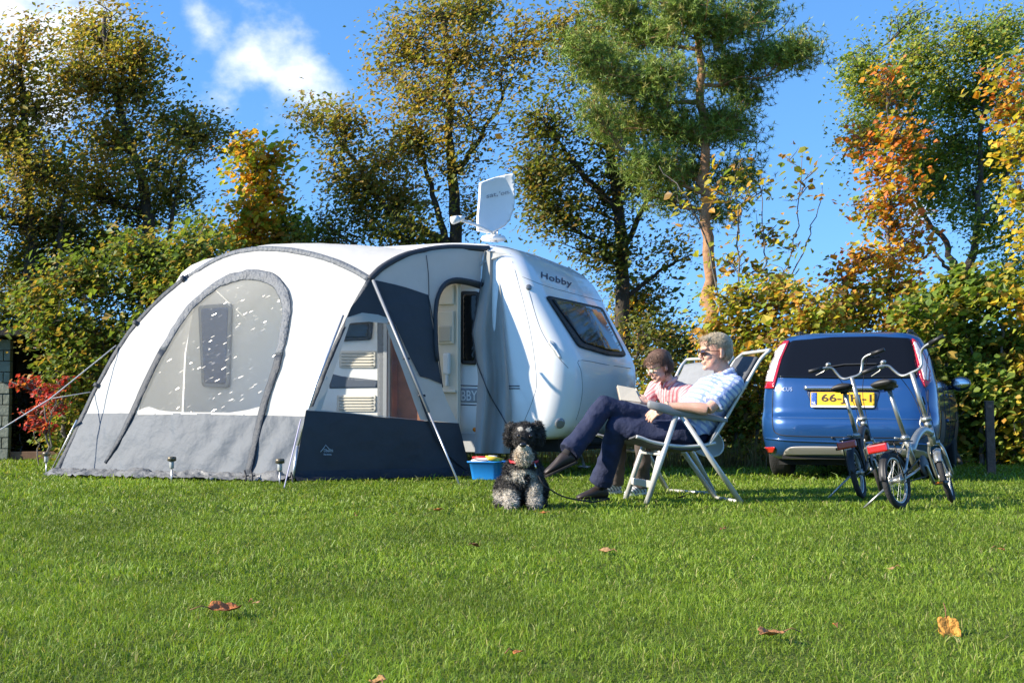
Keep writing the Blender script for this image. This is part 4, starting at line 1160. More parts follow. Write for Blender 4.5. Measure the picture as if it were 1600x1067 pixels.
# loose door curtain hanging beside the doorway
def curtain(u, w):
    # u across, w down
    xl = np.interp(w, [0, .15, .4, .62, .8, 1], [757, 752, 737, 747, 744, 742]); xr = np.interp(w, [0, .2, .5, .8, 1], [776, 782, 790, 799, 797])
    x = xl + (xr - xl) * u; y = 392 + (708 - 392) * w
    Yb = 13.98 - .35 * w * .6
    p = at(x, y, Yb + .075 * math.sin(u * 10 + w * 3.5) * (.3 + w) + .02 * noise.noise(Vector((u * 6, w * 5, 0))))
    return p
cb = MB().grid([[curtain(k / 26, i / 44) for k in range(27)] for i in range(45)])
cb.build('door_curtain', mat('curtain_shade_grey', (.36, .36, .345), .8, var=.05, vscale=3, bump=.3, bscale=9, transl=.15, spec=.15), awn, label='loose grey door curtain hanging by the caravan corner')  # grey taken darker, the awning's shade put into the cloth's colour
zp = [curtain(0.02, w) - Vector((0, .02, 0)) for w in np.linspace(.14, .55, 14)] + [curtain(u, .55 + .34 * u ** .8) - Vector((0, .03, 0)) for u in np.linspace(.1, .95, 14)]
MB().tube(zp, .006, 6).build('zip', m_navy, awn)
# gusset between roof cloth and caravan corner
gs = []
for i in range(12):
    t = i / 11
    a = RT.lerp(cv(-1.1, -.02, 2.30), t); b = at(762 + 32 * t, 393 + 3 * t, 13.95)
    gs.append([a + VV * .02, a.lerp(b, .5) - VV * .03, b])
MB().grid(gs).build('gusset', m_lgrey, awn)
# poles, ropes, pegs
jp = J - fn * -.05
MB().tube([front_pt(470, 700, .05), front_pt(500, 605, .05), front_pt(542, 497, .05)], .012, 8).tube([P1 + Vector((.02, -.05, 0)), front_pt(470, 700, .05)], .014, 8).build('corner_pole', m_alu, awn)
gp = ground(719, 757)
gp.z = -.02
pj = at(583, 438, 13.25); pm = pj.lerp(gp, .66)
MB().tube([pj, pm], .016, 8).build('steady_pole', mat('pole_grey', (.24, .25, .26), .5, metal=.3), awn)
MB().tube([pm, gp], .010, 8).build('steady_pole', m_alu, awn)
for f in (.22, .40, .58): 
    q = pj.lerp(gp, f); MB().tube([q - Vector((.03, 0, 0)), q + Vector((.03, .04, 0))], .012, 6).build('buckle', m_navy, awn)
m_rope = mat('rope', (.62, .60, .58), .8)
hA = front_pt(190, 545, .04); 
MB().tube([hA, at(78, 623, 14.0), at(-30, 690, 13.6), ground(-160, 770)], .006, 6).build('guy_rope', m_rope, awn)
MB().tube([front_pt(150, 617, .04), at(78, 623, 14.0)], .005, 6).build('guy_rope', m_rope, awn)
MB().tube([at(470, 655, 12.6), ground(444, 762)], .006, 6).build('guy_rope', mat('rope_lilac', (.50, .47, .60), .8), awn)
MB().tube([ground(78, 740), front_pt(128, 660, .05)], .011, 8).build('corner_pole', m_alu, awn)
m_peg = mat('peg_black', (.02, .02, .022), .5)
for px, py in ((152, 740), (160, 738), (384, 752), (394, 752), (457, 756)):
    g = ground(px, py)
    MB().tube([g + Vector((-.02, .03, .11)), g + Vector((0, 0, .05)), g + Vector((.01, -.03, -.03))], .010, 6).tube([g + Vector((-.03, .0, .05)), g + Vector((.03, 0, .06))], .008, 6).build('peg_strap', m_peg, awn)
# small maker's print on the navy band
mk = mat('pale_print', (.45, .50, .55), .6)
pf = sp(.014)
MB().tube([pf(500, 706), pf(504, 701), pf(508, 695), pf(513, 701), pf(519, 704)], .004, 4).build('print_mark', mk, awn)
text_on('lettering', 'Obelink', pf, [(505, 706), (520, 706), (520, 701), (505, 701)], mk, awn, bold=.01)
text_on('lettering', 'Ravenna', pf, [(505, 711), (517, 711), (517, 708), (505, 708)], mk, awn, bold=.01)
# ------------------------------------------------------------------ solar stake lights in front of the awning
m_solar = mat('solar_head', (.14, .12, .085), .4, metal=.6)
for (px, py, lab) in ((72, 740, 'solar stake light at the far left corner of the awning'), (268, 752, 'solar stake light in front of the middle of the awning'), (437, 757, 'solar stake light beside the front corner pole of the awning')):
    g = ground(px, py); g.z = 0
    sl = thing('solar_light', lab, 'garden light', g, 'solar stake lights along the awning front')
    MB().lathe([(.008, -.05), (.008, .13)], n=8, c=g).build('stake', m_alu, sl)
    MB().lathe([(.020, .13), (.023, .14), (.023, .20), (.020, .205)], n=14, c=g).build('diffuser', mat('lamp_clear', (.35, .36, .34), .2, spec=.7), sl)
    MB().lathe([(.030, .20), (.044, .206), (.044, .236), (.038, .246), (.01, .248)], n=16, c=g).build('cap', m_solar, sl)
# ================================================================== blue estate car
CG = Vector((.375, .927, 0)).normalized(); CRT = Vector((CG.y, -CG.x, 0))
_l = ground(1182, 748); _l.z = 0
C0 = _l + CRT * .90
CM = Matrix(((CRT.x, CG.x, 0, C0.x), (CRT.y, CG.y, 0, C0.y), (0, 0, 1, 0), (0, 0, 0, 1)))
car = thing('parked_car', 'blue estate car with yellow number plate parked behind the bicycles', 'car', C0 + CG * 2.2)
m_paint = mat('blue_paint', (.013, .066, .205), .28, metal=.35, coat=1.0, var=.04, vscale=2)
m_cglass = mat('car_glass', (.005, .005, .006), .05, spec=.32)
m_ctrim = mat('car_trim', (.02, .021, .023), .5)
cl_ = [(.20, .20, 4.15, .76, .18), (.25, .09, 4.26, .82, .24), (.33, .03, 4.34, .865, .28), (.45, .005, 4.39, .89, .30), (.56, 0, 4.42, .90, .31), (.63, .015, 4.42, .90, .31), (.665, .06, 4.40, .895, .28), (.70, .085, 4.36, .893, .27), (.85, .10, 4.15, .885, .26), (.97, .125, 3.62, .872, .25), (1.03, .155, 3.40, .855, .24), (1.22, .27, 2.95, .815, .21), (1.38, .37, 2.5, .755, .18), (1.455, .41, 2.28, .715, .16), (1.50, .42, 2.1, .65, .16), (1.525, .48, 1.95, .50, .18), (1.54, .7, 1.7, .30, .15)]
def car_ring(z, yr, yf, hw, rad):
    ring = []
    def arc(cx, cy, a0, a1, r=rad):
        for k in range(8):
            a = a0 + (a1 - a0) * k / 7
            ring.append((cx + r * math.cos(a), cy + r * math.sin(a)))
    arc(hw - rad, yr + rad, -math.pi / 2, 0)
    for k in range(1, 16): ring.append((hw, yr + rad + (yf - yr - 2 * rad) * k / 16))
    arc(hw - rad, yf - rad, 0, math.pi / 2)
    for k in range(1, 4): ring.append((hw - rad - 2 * (hw - rad) * k / 4, yf))
    arc(-hw + rad, yf - rad, math.pi / 2, math.pi)
    for k in range(1, 16): ring.append((-hw, yf - rad - (yf - yr - 2 * rad) * k / 16))
    arc(-hw + rad, yr + rad, math.pi, 1.5 * math.pi)
    for k in range(1, 10): ring.append((-hw + rad + 2 * (hw - rad) * k / 10, yr))
    return [CM @ Vector((x, y + .05 * (x / .9) ** 2 * (1 if y < 1 else 0) - .025 * (1 if y < 1 else 0), z)) for x, y in ring]
cls = []
for i in range(len(cl_) - 1):
    a, b = cl_[i], cl_[i + 1]
    k = max(1, int((b[0] - a[0]) / .05))
    cls += [tuple(a[j] + (b[j] - a[j]) * q / k for j in range(5)) for q in range(k)]
cls.append(cl_[-1])
cbody = MB().loft([car_ring(*q) for q in cls]).build('body', m_paint, car, auto=50)
CBV = bvh_of(cbody)
sv = cbody.modifiers.new('s', 'SMOOTH'); sv.iterations = 1; sv.factor = .3
rw = plate_on('rear_window', CBV, round_poly([(1236, 533), (1300, 527), (1370, 526), (1422, 529), (1428, 545), (1434, 591), (1320, 592), (1211, 590), (1222, 560)], 5), .006, .008, m_cglass, car, 6, label='dark tinted rear window')
line_on('wiper', CBV, [(1278, 578), (1320, 571), (1372, 570)], .009, m_ctrim, rw, off=.02, straight=True)
def lens(c1):
    m = mat('lens_%d' % int(c1[0] * 100 + c1[1] * 10), c1, .12, coat=1.0, spec=.7, bump=.25, bscale=60)
    return m
m_red = lens((.42, .012, .02)); m_clr = mat('lens_clear', (.62, .56, .56), .12, coat=1.0, spec=.7, bump=.3, bscale=70)
for pts, ptc, lab in (([(1226, 534), (1234, 533), (1222, 562), (1210, 607), (1196, 607), (1194, 598), (1200, 575), (1213, 548)], [(1222, 541), (1230, 538), (1219, 564), (1210, 597), (1199, 597), (1203, 574), (1213, 551)], 'tall tail light on the left'),
                      ([(1424, 530), (1433, 534), (1444, 556), (1453, 580), (1453, 597), (1445, 606), (1437, 590), (1429, 552)], [(1426, 535), (1431, 537), (1441, 558), (1449, 580), (1448, 596), (1442, 594), (1431, 553)], 'tall tail light on the right')):
    tl = plate_on('tail_light', CBV, pts, .010, .016, m_red, car, 4, label=lab)
    plate_on('clear_lens', CBV, ptc, .0215, .006, m_clr, tl, 3)
# tailgate: shut lines, grip strip, recess and plate
m_gap = mat('shut_line', (.004, .006, .012), .6)
line_on('tailgate_seam', CBV, [(1208, 608), (1207, 640), (1208, 668), (1216, 678), (1240, 681), (1320, 683), (1400, 684), (1440, 684), (1448, 670), (1450, 640), (1450, 608)], .006, m_gap, car, n=60)
line_on('tailgate_crease', CBV, [(1213, 652), (1300, 653), (1440, 655)], .0035, mat('crease_blue', (.10, .18, .36), .3, metal=.4, coat=1), car, straight=True)
rc = plate_on('plate_recess', CBV, round_poly([(1259, 609), (1376, 610), (1368, 640), (1270, 639)], 6), .002, .003, mat('recess_shade_blue', (.006, .018, .06), .4, coat=.6), car, 5)  # flush patch; the hollow's shade is put into its darker blue
plate_on('grip_strip', CBV, round_poly([(1257, 603), (1378, 604), (1378, 610), (1257, 610)], 2), .02, .03, mat('strip_bright', (.45, .50, .62), .18, metal=.9), car, 5)
pl = plate_on('number_plate', CBV, round_poly([(1267, 613), (1367, 614), (1367, 637), (1267, 636)], 2), .016, .012, mat('plate_yellow', (.80, .46, .02), .4, var=.03), car, 5, label='yellow Dutch style number plate')
plate_on('plate_frame', CBV, [(1268, 633.5), (1367, 634.5), (1367, 637.5), (1268, 636.5)], .024, .006, mat('plate_white', (.7, .7, .7), .4), pl, 4)
plate_on('country_band', CBV, [(1268, 614), (1277, 614), (1277, 633), (1268, 633)], .0235, .003, mat('band_blue', (.03, .10, .38), .4), pl, 3)
m_pk = mat('plate_black', (.035, .02, .01), .5)
text_on('lettering', '66-JJH-1', on(CBV, .0255), [(1284, 631), (1362, 632), (1362, 617), (1284, 616)], m_pk, pl, bold=.012, spacing=1.0)
text_on('lettering', 'NL', on(CBV, .0265), [(1269.5, 632), (1275.5, 632), (1275.5, 627.5), (1269.5, 627.5)], mat('white_print'), pl, bold=.01)
text_on('badge', 'FOCUS', on(CBV, .006), [(1212, 611), (1238, 611), (1238, 605), (1212, 605)], mat('badge_chrome', (.6, .62, .66), .25, metal=.8), car, bold=.008, spacing=1.1)
# bumper
plate_on('bumper_insert', CBV, smooth_poly([(1224, 711), (1227, 703), (1238, 698), (1270, 697), (1330, 698), (1400, 700), (1440, 703), (1450, 709), (1452, 715)], 26) + [(1400, 712), (1330, 710), (1270, 710)], .004, .006, mat('insert_grey', (.36, .34, .31), .4, metal=.4), car, 5)
line_on('bumper_lip', CBV, [(1192, 684), (1240, 688), (1330, 691), (1420, 693), (1470, 696)], .012, m_paint, car, off=.002, n=40)
for a in ([(1195, 698), (1212, 698), (1210, 706), (1196, 707)], [(1462, 706), (1472, 707), (1472, 716), (1463, 716)]):
    plate_on('reflector', CBV, round_poly(a, 2), .008, .01, mat('reflector_red', (.55, .02, .015), .2, coat=1), car, 3)
disc = MB().lathe([(.012, -.01), (.012, 0), (.006, .001)], n=12, axis='y'); disc.M = CM @ Matrix.Translation((-.12, -.022, .43)); disc.build('parking_sensor', m_ctrim, car)
und = MB(CM); und.box((0, 2.2, .20), (1.45, 3.7, .12)); und.box((0, .35, .27), (1.3, .5, .12)); und.build('underbody', m_dark, car, smooth=False)
tow = MB(CM); tow.tube([(0, .3, .26), (0, .02, .27), (0, -.08, .29), (0, -.09, .36)], .022, 8).ell((0, -.09, .385), (.03, .03, .03)); tow.build('tow_ball', m_alu, car)
m_tyre = mat('tyre', (.016, .016, .016), .85, var=.3, vscale=30, bump=.6, bscale=60)
for x in (-.775, .775):
    for y in (.86, 3.52):
        M_ = CM @ Matrix.Translation((x, y, .315))
        t = MB(M_); t.lathe([(.20, -.10), (.29, -.105), (.312, -.085), (.316, -.04), (.316, .04), (.312, .085), (.29, .105), (.20, .10)], n=32, axis='x')
        ty = t.build('tyre', m_tyre, car)
        rm = MB(M_)
        sd = 1 if x > 0 else -1
        rm.lathe([(.03, .07 * sd), (.205, .085 * sd), (.21, 0), (.205, -.085 * sd), (.03, -.07 * sd)], n=24, axis='x'); rm.build('rim', m_alu, ty)
# right-hand side: windows, door lines, arches
def side_proj(sgn, off):
    def f(u, w):
        o = CM @ Vector((sgn * 3, u / 100, w / 100)); d = (CM.to_3x3() @ Vector((-sgn, 0, 0))).normalized()
        loc, nn, i, dd = CBV.ray_cast(o, d)
        return None if loc is None else loc - d * off
    return f
for sg in (1, -1):
    for poly in ([(62, 104), (128, 102), (128, 138), (80, 140), (66, 130)], [(134, 102), (218, 101), (206, 138), (134, 139)], [(225, 101), (300, 101), (262, 128), (214, 138)]):
        surf_patch(round_poly(poly, 4), 8, side_proj(sg, .006)).build('side_window', m_cglass, car)
    for yc in (86, 352):
        ar = [(yc + 40 * math.cos(a), 31 + 40 * math.sin(a)) for a in np.linspace(-.15, math.pi + .15, 22)]
        surf_patch(ar, 8, side_proj(sg, .004)).build('wheel_arch', m_ctrim, car)
    for yy in (131, 221):
        P = [side_proj(sg, .001)(yy, z) for z in np.linspace(32, 100, 20)]
        MB().tube([p for p in P if p], .004, 5).build('door_seam', m_gap, car)
    P = [side_proj(sg, .012)(y, 60) for y in np.linspace(135, 305, 24)]
    MB().tube([p for p in P if p], .02, 6).build('side_moulding', m_paint, car)
    for yy in (140, 228):
        P = [side_proj(sg, .02)(y, 88) for y in np.linspace(yy + 4, yy + 22, 6)]
        MB().tube([p for p in P if p], .014, 6).build('door_handle', m_paint, car)
    mi = MB(CM); mi.ell((sg * 1.00, 2.62, 1.03), (.115, .07, .085), n=16, m=10); mi.tube([(sg * .84, 2.64, .98), (sg * .96, 2.63, 1.0)], .03, 8)
    mr_ = mi.build('door_mirror', mat('mirror_dark', (.02, .03, .05), .25, coat=.8), car)
    gm = MB(CM); gm.ell((sg * 1.00, 2.555, 1.03), (.095, .012, .065), n=16, m=8); gm.build('mirror_glass', mat('mirror_glass', (.5, .52, .55), .03, metal=1), mr_)
for sg in (-1, 1):
    MB(CM).tube([(sg * .56, .75, 1.50), (sg * .575, .85, 1.565), (sg * .575, 1.9, 1.56), (sg * .55, 2.0, 1.50)], .014, 8).build('roof_rail', m_ctrim, car)
# ================================================================== folding bicycles
m_silver = mat('silver_tube', (.42, .42, .39), .36, metal=.8, var=.06, rvar=.08)
m_bblk = mat('bike_black', (.014, .014, .015), .5, var=.2)
m_tyreb = mat('bike_tyre', (.02, .02, .021), .8, bump=.4, bscale=80)
m_rlens = mat('rear_lens', (.40, .006, .006), .18, coat=1, spec=.7)
def ring_pts(c, r, axis_y=True, n=40):
    return [Vector((c[0] + r * math.cos(2 * math.pi * k / n), c[1], c[2] + r * math.sin(2 * math.pi * k / n))) for k in range(n + 1)]
def make_bike(label, rear, fwd, lean, steer, frame_mat, bar_roll=0.0, WB=.93, dark_frame=False):
    f = Vector((fwd.x, fwd.y, 0)).normalized(); l = Vector((-f.y, f.x, 0))
    B = Matrix(((f.x, l.x, 0, rear.x), (f.y, l.y, 0, rear.y), (0, 0, 1, 0), (0, 0, 0, 1)))
    M = B @ Matrix.Rotation(-lean, 4, 'X')                         # leans to its left, onto the kickstand
    t = thing('folding_bicycle', label, 'bicycle', rear, 'folding bicycles behind the car')
    RA = (0, 0, .205); rr = .175
    hd = Vector((.80, 0, .50)); ax = Vector((.09, 0, -.30)).normalized()
    S = M @ Matrix.Translation(hd) @ Matrix.Rotation(steer, 4, (-ax)) @ Matrix.Translation(-hd)    # steering part
    FA = Vector((WB, 0, .205))
    def wheel(name, C, MM):
        w = MB(MM); w.tube(ring_pts(C, .182), .0225, 10, cap=False); ty = w.build(name, m_tyreb, t)
        r_ = MB(MM); r_.tube(ring_pts(C, .158), .011, 8, cap=False, flat=1.0); r_.build('rim', m_silver, ty)
        sp_ = MB(MM)
        for k in range(20):
            a = 2 * math.pi * k / 20; b = a + (.5 if k % 2 else -.5)
            sp_.tube([(C[0] + .02 * math.cos(b), C[1] + (.03 if k % 4 < 2 else -.03), C[2] + .02 * math.sin(b)), (C[0] + .155 * math.cos(a), C[1], C[2] + .155 * math.sin(a))], .0016, 4, cap=False)
        sp_.build('spokes', m_silver, ty, kind='stuff')
        h = MB(MM); h.lathe([(.006, -.06), (.008, -.05), (.028, -.045), (.028, -.035), (.018, -.03), (.018, .03), (.028, .035), (.028, .045), (.008, .05), (.006, .06)], n=14, axis='y', c=C); h.build('hub', m_silver, ty)
        return ty
    wheel('rear_wheel', RA, M); wheel('front_wheel', tuple(FA), S)
    fm = frame_mat
    fr = MB(M)
    fr.tube(spline([(.36, 0, .40), (.50, 0, .50), (.66, 0, .555), (.79, 0, .53)], 14), [.030] * 14, 12)
    fr.tube([(.385, 0, .27), (.335, 0, .42), (.305, 0, .52)], .022, 10)
    for s in (-1, 1):
        fr.tube([(0, s * .062, .205), (.20, s * .05, .24), (.38, s * .03, .275)], .010, 8)
        fr.tube([(0, s * .062, .205), (.16, s * .045, .34), (.32, s * .02, .47)], .009, 8)
    fr.build('frame', fm, t)
    MB(M).lathe([(.026, .45), (.026, .58)], n=14, c=(.80, 0, 0)).build('head_tube', fm, t)
    fk = MB(S)
    for s in (-1, 1): fk.tube(spline([(.812, s * .03, .46), (.83, s * .052, .40), (.86, s * .055, .32), (WB, s * .055, .205)], 10), .012, 8)
    fk.box((.812, 0, .455), (.04, .09, .03)); fk.build('fork', m_silver, t)
    MB(M).tube([(.305, 0, .50), (.20, 0, .85)], .0165, 10).build('seat_post', m_silver, t)
    cl = MB(M); cl.tube([(.31, -.03, .50), (.31, .05, .50)], .012, 8).tube([(.30, .04, .505), (.27, .065, .515)], .008, 6).lathe([(.026, .485), (.026, .52)], n=12, c=(.305, 0, 0)); cl.build('seat_clamp', m_silver, t)
    sd = MB(M)
    prof = [(.0, .080, .012), (.03, .088, .02), (.09, .085, .024), (.15, .055, .022), (.20, .032, .018), (.255, .022, .012), (.27, .012, .006)]
    secs = []
    for x, w, h in prof:
        secs.append([Vector((.07 + x, w * math.cos(a), .915 - .02 * (x / .27) + (h if math.sin(a) > 0 else h * 1.9) * math.sin(a) - .012 * abs(math.cos(a)))) for a in np.linspace(0, 2 * math.pi, 18, endpoint=False)])
    sd.loft(secs); sdo = sd.build('saddle', m_bblk, t)
    sr = MB(M)
    for s in (-1, 1): sr.tube([(.12, s * .035, .89), (.17, s * .022, .872), (.23, s * .022, .872), (.30, s * .01, .89)], .004, 6)
    sr.box((.20, 0, .865), (.05, .06, .03)); sr.build('saddle_rail', m_bblk, sdo)
    # handlepost
    hp = MB(S); hp.tube([(.79, 0, .58), (.785, 0, .62)], .026, 10).tube([(.785, 0, .62), (.72, 0, 1.00)], .0185, 10)
    hp.box((.785, 0, .64), (.06, .07, .03)); hp.tube([(.80, .03, .67), (.80, .055, .62), (.79, .05, .57)], .007, 6); hp.build('handlepost', m_silver, t)
    # swept handlebar
    HB = S @ Matrix.Translation((.72, 0, 1.0)) @ Matrix.Rotation(bar_roll, 4, 'X')
    hb = MB(HB)
    half = [(0, 0, 0), (.0, .05, 0), (.01, .085, .02), (.015, .11, .07), (.01, .13, .115), (-.005, .165, .135), (-.03, .22, .14), (-.055, .29, .142)]
    pts = [Vector((x, -y, z)) for x, y, z in half[::-1]] + [Vector(p) for p in half[1:]]
    hb.tube(spline(pts, 60), .0112, 10); bar = hb.build('handlebar', m_silver, t)
    for s in (-1, 1):
        g = MB(HB); g.tube([(-.025, s * .21, .14), (-.062, s * .325, .143)], .0165, 10); g.build('grip', m_bblk, bar)
        b = MB(HB); b.box((.0, s * .18, .135), (.03, .035, .03)); b.tube([(.012, s * .185, .13), (.03, s * .21, .115), (.01, s * .28, .10)], .006, 6); b.build('brake_lever', m_silver if s > 0 else m_bblk, bar)
    bl = MB(HB); bl.ell((0, .155, .16), (.024, .024, .018), n=12, m=8); bl.build('bell', m_silver, bar)
    lp = MB(S); lp.box((.80, 0, .78), (.05, .05, .06)); lp.build('front_lamp', m_bblk, t)
    # cables
    cb_ = MB(S)
    for s in (-1, 1): cb_.tube(spline([(.73, s * .17, 1.125), (.82, s * .12, 1.05), (.86, s * .05, .85), (.84, s * .03, .60), (.82, s * .03, .45)], 20), .0028, 5)
    cb_.build('cables', m_bblk, t, kind='stuff')
    # mudguards
    def guard(name, C, a0, a1, MM, m):
        g = MB(MM); secs = []
        for a in np.linspace(a0, a1, 18):
            c = Vector((C[0] + .218 * math.cos(a), C[1], C[2] + .218 * math.sin(a))); rd = Vector((math.cos(a), 0, math.sin(a)))
            secs.append([c + Vector((0, y, 0)) - rd * (abs(y) / .03) ** 2 * .014 + rd * o_ for y, o_ in ((-.03, 0), (-.015, 0), (0, 0), (.015, 0), (.03, 0), (.03, .002), (0, .002), (-.03, .002))])
        g.loft(secs); return g.build(name, m, t)
    guard('mudguard', RA, R(35), R(178), M, m_bblk); guard('mudguard', tuple(FA), R(20), R(150), S, m_silver)
    # rack and rear lamp
    rk = MB(M)
    for s in (-1, 1):
        rk.tube([(.30, s * .05, .47), (.10, s * .06, .475), (-.14, s * .055, .475), (-.16, s * .03, .475)], .006, 6)
        rk.tube([(0, s * .065, .21), (-.05, s * .06, .475)], .005, 6)
    for x in (-.10, 0, .1, .2): rk.tube([(x, -.06, .475), (x, .06, .475)], .005, 6)
    rk.tube([(-.16, -.03, .475), (-.16, .03, .475)], .006, 6); rk.build('luggage_rack', m_bblk, t)
    rl_ = MB(M); rl_.box((-.185, 0, .435), (.045, .15, .06)); lm = rl_.build('rear_light', m_rlens, t, smooth=False, bevel=.012, label='red rear light under the rack')
    MB(M).box((-.175, 0, .405), (.03, .05, .02)).build('lamp_base', mat('lamp_grey', (.5, .5, .5), .4), lm, smooth=False, bevel=.004)
    # crank, pedals, chain case
    ck = MB(M); ck.lathe([(.02, -.075), (.075, -.072), (.08, -.066), (.02, -.064)], n=28, axis='y', c=(.385, 0, .285)); ck.build('chainring', m_bblk, t)
    ca = R(-65)
    d = Vector((math.cos(ca), 0, math.sin(ca)))
    for s in (-1, 1):
        e = Vector((.385, s * .085, .285)) + d * (.15 * (-s))
        a_ = MB(M); a_.tube([(.385, s * .06, .285), (.385, s * .085, .285), e], .011, 8); a_.build('crank', m_silver, t)
        p = MB(M); p.box(e + Vector((0, s * .055, 0)), (.08, .085, .024)); po = p.build('pedal', m_bblk, t, smooth=False, bevel=.005)
        for q in (-1, 1): MB(M).box(e + Vector((q * .041, s * .055, 0)), (.004, .055, .014)).build('pedal_reflector', mat('pedal_orange', (.75, .20, .02), .25, coat=.6), po, smooth=False)
    ch = MB(M); ch.tube([(0, -.068, .235), (.385, -.068, .36)], .005, 5).tube([(0, -.068, .18), (.385, -.068, .21)], .005, 5); ch.build('chain', m_bblk, t)
    # kickstand reaches the grass on the lean side
    Mi = M.inverted()
    foot = B @ Vector((-.05, .26, .0))
    MB(M).tube([(.07, .06, .20), Mi @ foot], .0085, 8).build('kickstand', m_silver, t)
    return t
r1 = ground(1409, 796); r1.z = 0; f1 = ground(1482, 786); f1.z = 0
make_bike('silver folding bicycle nearest the camera, its red rear light in full view', r1, f1 - r1, R(11), R(17), m_silver, bar_roll=R(-9))
r2 = ground(1348, 779); r2.z = 0
make_bike('dark folding bicycle half hidden at the left of the nearer one', r2, Vector((.42, .9, 0)), R(11), R(8), m_bblk, bar_roll=R(-3))
# ================================================================== reclining camp chairs
A0 = ground(1010, 787); B0 = ground(1158, 785); A0.z = B0.z = 0
CF = (A0 - B0).normalized(); CL = Vector((CF.y, -CF.x, 0))           # facing, and across to the far side
CWD = .56
def chair_px(px, py):
    n = CL; r = ray(px, py); t = (A0 - CAM).dot(n) / r.dot(n)
    p = CAM + r * t
    return ((p - A0).dot(CF), p.z)                                    # local: along the facing, height
m_cfr = mat('chair_frame', (.60, .59, .55), .40, metal=.35, var=.06, rvar=.08)
m_cpl = mat('chair_plastic', (.23, .235, .24), .5, var=.08)
m_cfa = mat('chair_cloth', (.085, .09, .10), .75, var=.12, vscale=30, bump=.4, bscale=120)
m_cpale = mat('chair_pale_cloth', (.22, .23, .24), .75, var=.08, vscale=20, bump=.3, bscale=120)
def make_chair(label, org, F, head_mat, tray):
    L_ = Vector((F.y, -F.x, 0))
    M = Matrix(((F.x, L_.x, 0, org.x), (F.y, L_.y, 0, org.y), (0, 0, 1, 0), (0, 0, 0, 1)))
    t = thing('camp_chair', label, 'chair', org + L_ * CWD / 2, 'reclining camp chairs')
    def q(px, py, y): f, z = chair_px(px, py); return Vector((f, y, max(z, .0)))
    for y in (0, CWD):
        MB(M).tube([q(1010, 789, y), q(1057, 648, y)], .0215, 8).build('front_leg', m_cfr, t)
        MB(M).tube([q(1158, 787, y), q(1064, 648, y)], .0215, 8).build('rear_leg', m_cfr, t)
        ar = MB(M); sec = []
        for px, py, hw, hh in ((1012, 632, .016, .016), (1014, 632, .027, .030), (1030, 636, .031, .035), (1050, 641, .031, .039), (1075, 646, .031, .038), (1100, 650, .028, .026), (1125, 655, .024, .021), (1136, 657, .016, .014)):
            c = q(px, py, y); sec.append([c + Vector((0, hw * math.copysign(abs(math.cos(a)) ** .6, math.cos(a)), hh * math.copysign(abs(math.sin(a)) ** .6, math.sin(a)))) for a in np.linspace(0, 2 * math.pi, 14, endpoint=False)])
        ar.loft(sec); ar.build('armrest', m_cpl, t)
        MB(M).tube(spline([q(1107, 696, y), q(1126, 668, y), q(1148, 630, y), q(1168, 596, y), q(1188, 562, y), q(1203, 547, y)], 24), .0135, 8).build('back_rail', m_cfr, t)
        MB(M).tube(spline([q(994, 682, y), q(1002, 684, y), q(1022, 691, y), q(1060, 697, y), q(1095, 696, y), q(1118, 692, y)], 20), .0135, 8).build('seat_rail', m_cfr, t)
        MB(M).tube([q(1110, 690, y), q(1128, 658, y)], .012, 8).build('back_link', m_cpl, t)
    top = [q(1203, 547, 0), q(1203, 547, CWD)]
    tb = [top[0], top[0].lerp(top[1], .1) + Vector((.035, 0, -.03)), top[0].lerp(top[1], .25) + Vector((.05, 0, -.045)), top[0].lerp(top[1], .75) + Vector((.05, 0, -.045)), top[0].lerp(top[1], .9) + Vector((.035, 0, -.03)), top[1]]
    MB(M).tube(spline([top[0], top[0].lerp(top[1], .5), top[1]], 10), .0135, 8).build('top_bar', m_cfr, t)
    MB(M).tube([q(1158, 784, 0), q(1158, 784, CWD)], .013, 8).build('foot_bar', m_cfr, t)
    bx = q(1020, 757, 0)
    if tray: MB(M).box((bx.x, CWD / 2, bx.z), (.02, CWD, .055)).build('front_bar', m_cfr, t, smooth=False, bevel=.006)
    b2 = q(1036, 710, 0); MB(M).tube([(b2.x, 0, b2.z), (b2.x, CWD, b2.z)], .012, 8).build('seat_bar', m_cfr, t)
    # cloth
    st = spline([q(993, 681, 0), q(1000, 684, 0), q(1022, 693, 0), q(1060, 701, 0), q(1095, 700, 0), q(1112, 694, 0)], 20)
    g = [[p + Vector((0, CWD * k / 10, -.025 * math.sin(math.pi * k / 10))) for k in range(11)] for p in st]
    MB(M).grid(g).build('seat_cloth', m_cfa, t, solid=.012)
    bk = spline([q(1108, 694, 0), q(1126, 668, 0), q(1148, 630, 0), q(1168, 596, 0), q(1180, 576, 0)], 20)
    g = [[p + Vector((-.028 * math.sin(math.pi * k / 10), CWD * k / 10, -.012 * math.sin(math.pi * k / 10))) for k in range(11)] for p in bk]
    MB(M).grid(g).build('back_cloth', m_cfa, t, solid=.012)
    hdp = spline([q(1164, 603, 0), q(1176, 583, 0), q(1190, 559, 0)], 8)
    hd = MB(M)
    secs = []
    for k in range(13):
        y = .06 + (CWD - .12) * k / 12; th = .022 + .022 * math.sin(math.pi * k / 12)
        ring = [p + Vector((th * .9, y, th * .5)) for p in hdp] + [p + Vector((-.006, y, 0)) for p in hdp[::-1]]
        secs.append([Vector((p.x, y, p.z)) for p in ring])
    hd.loft(secs); hd.build('head_cushion', head_mat, t)
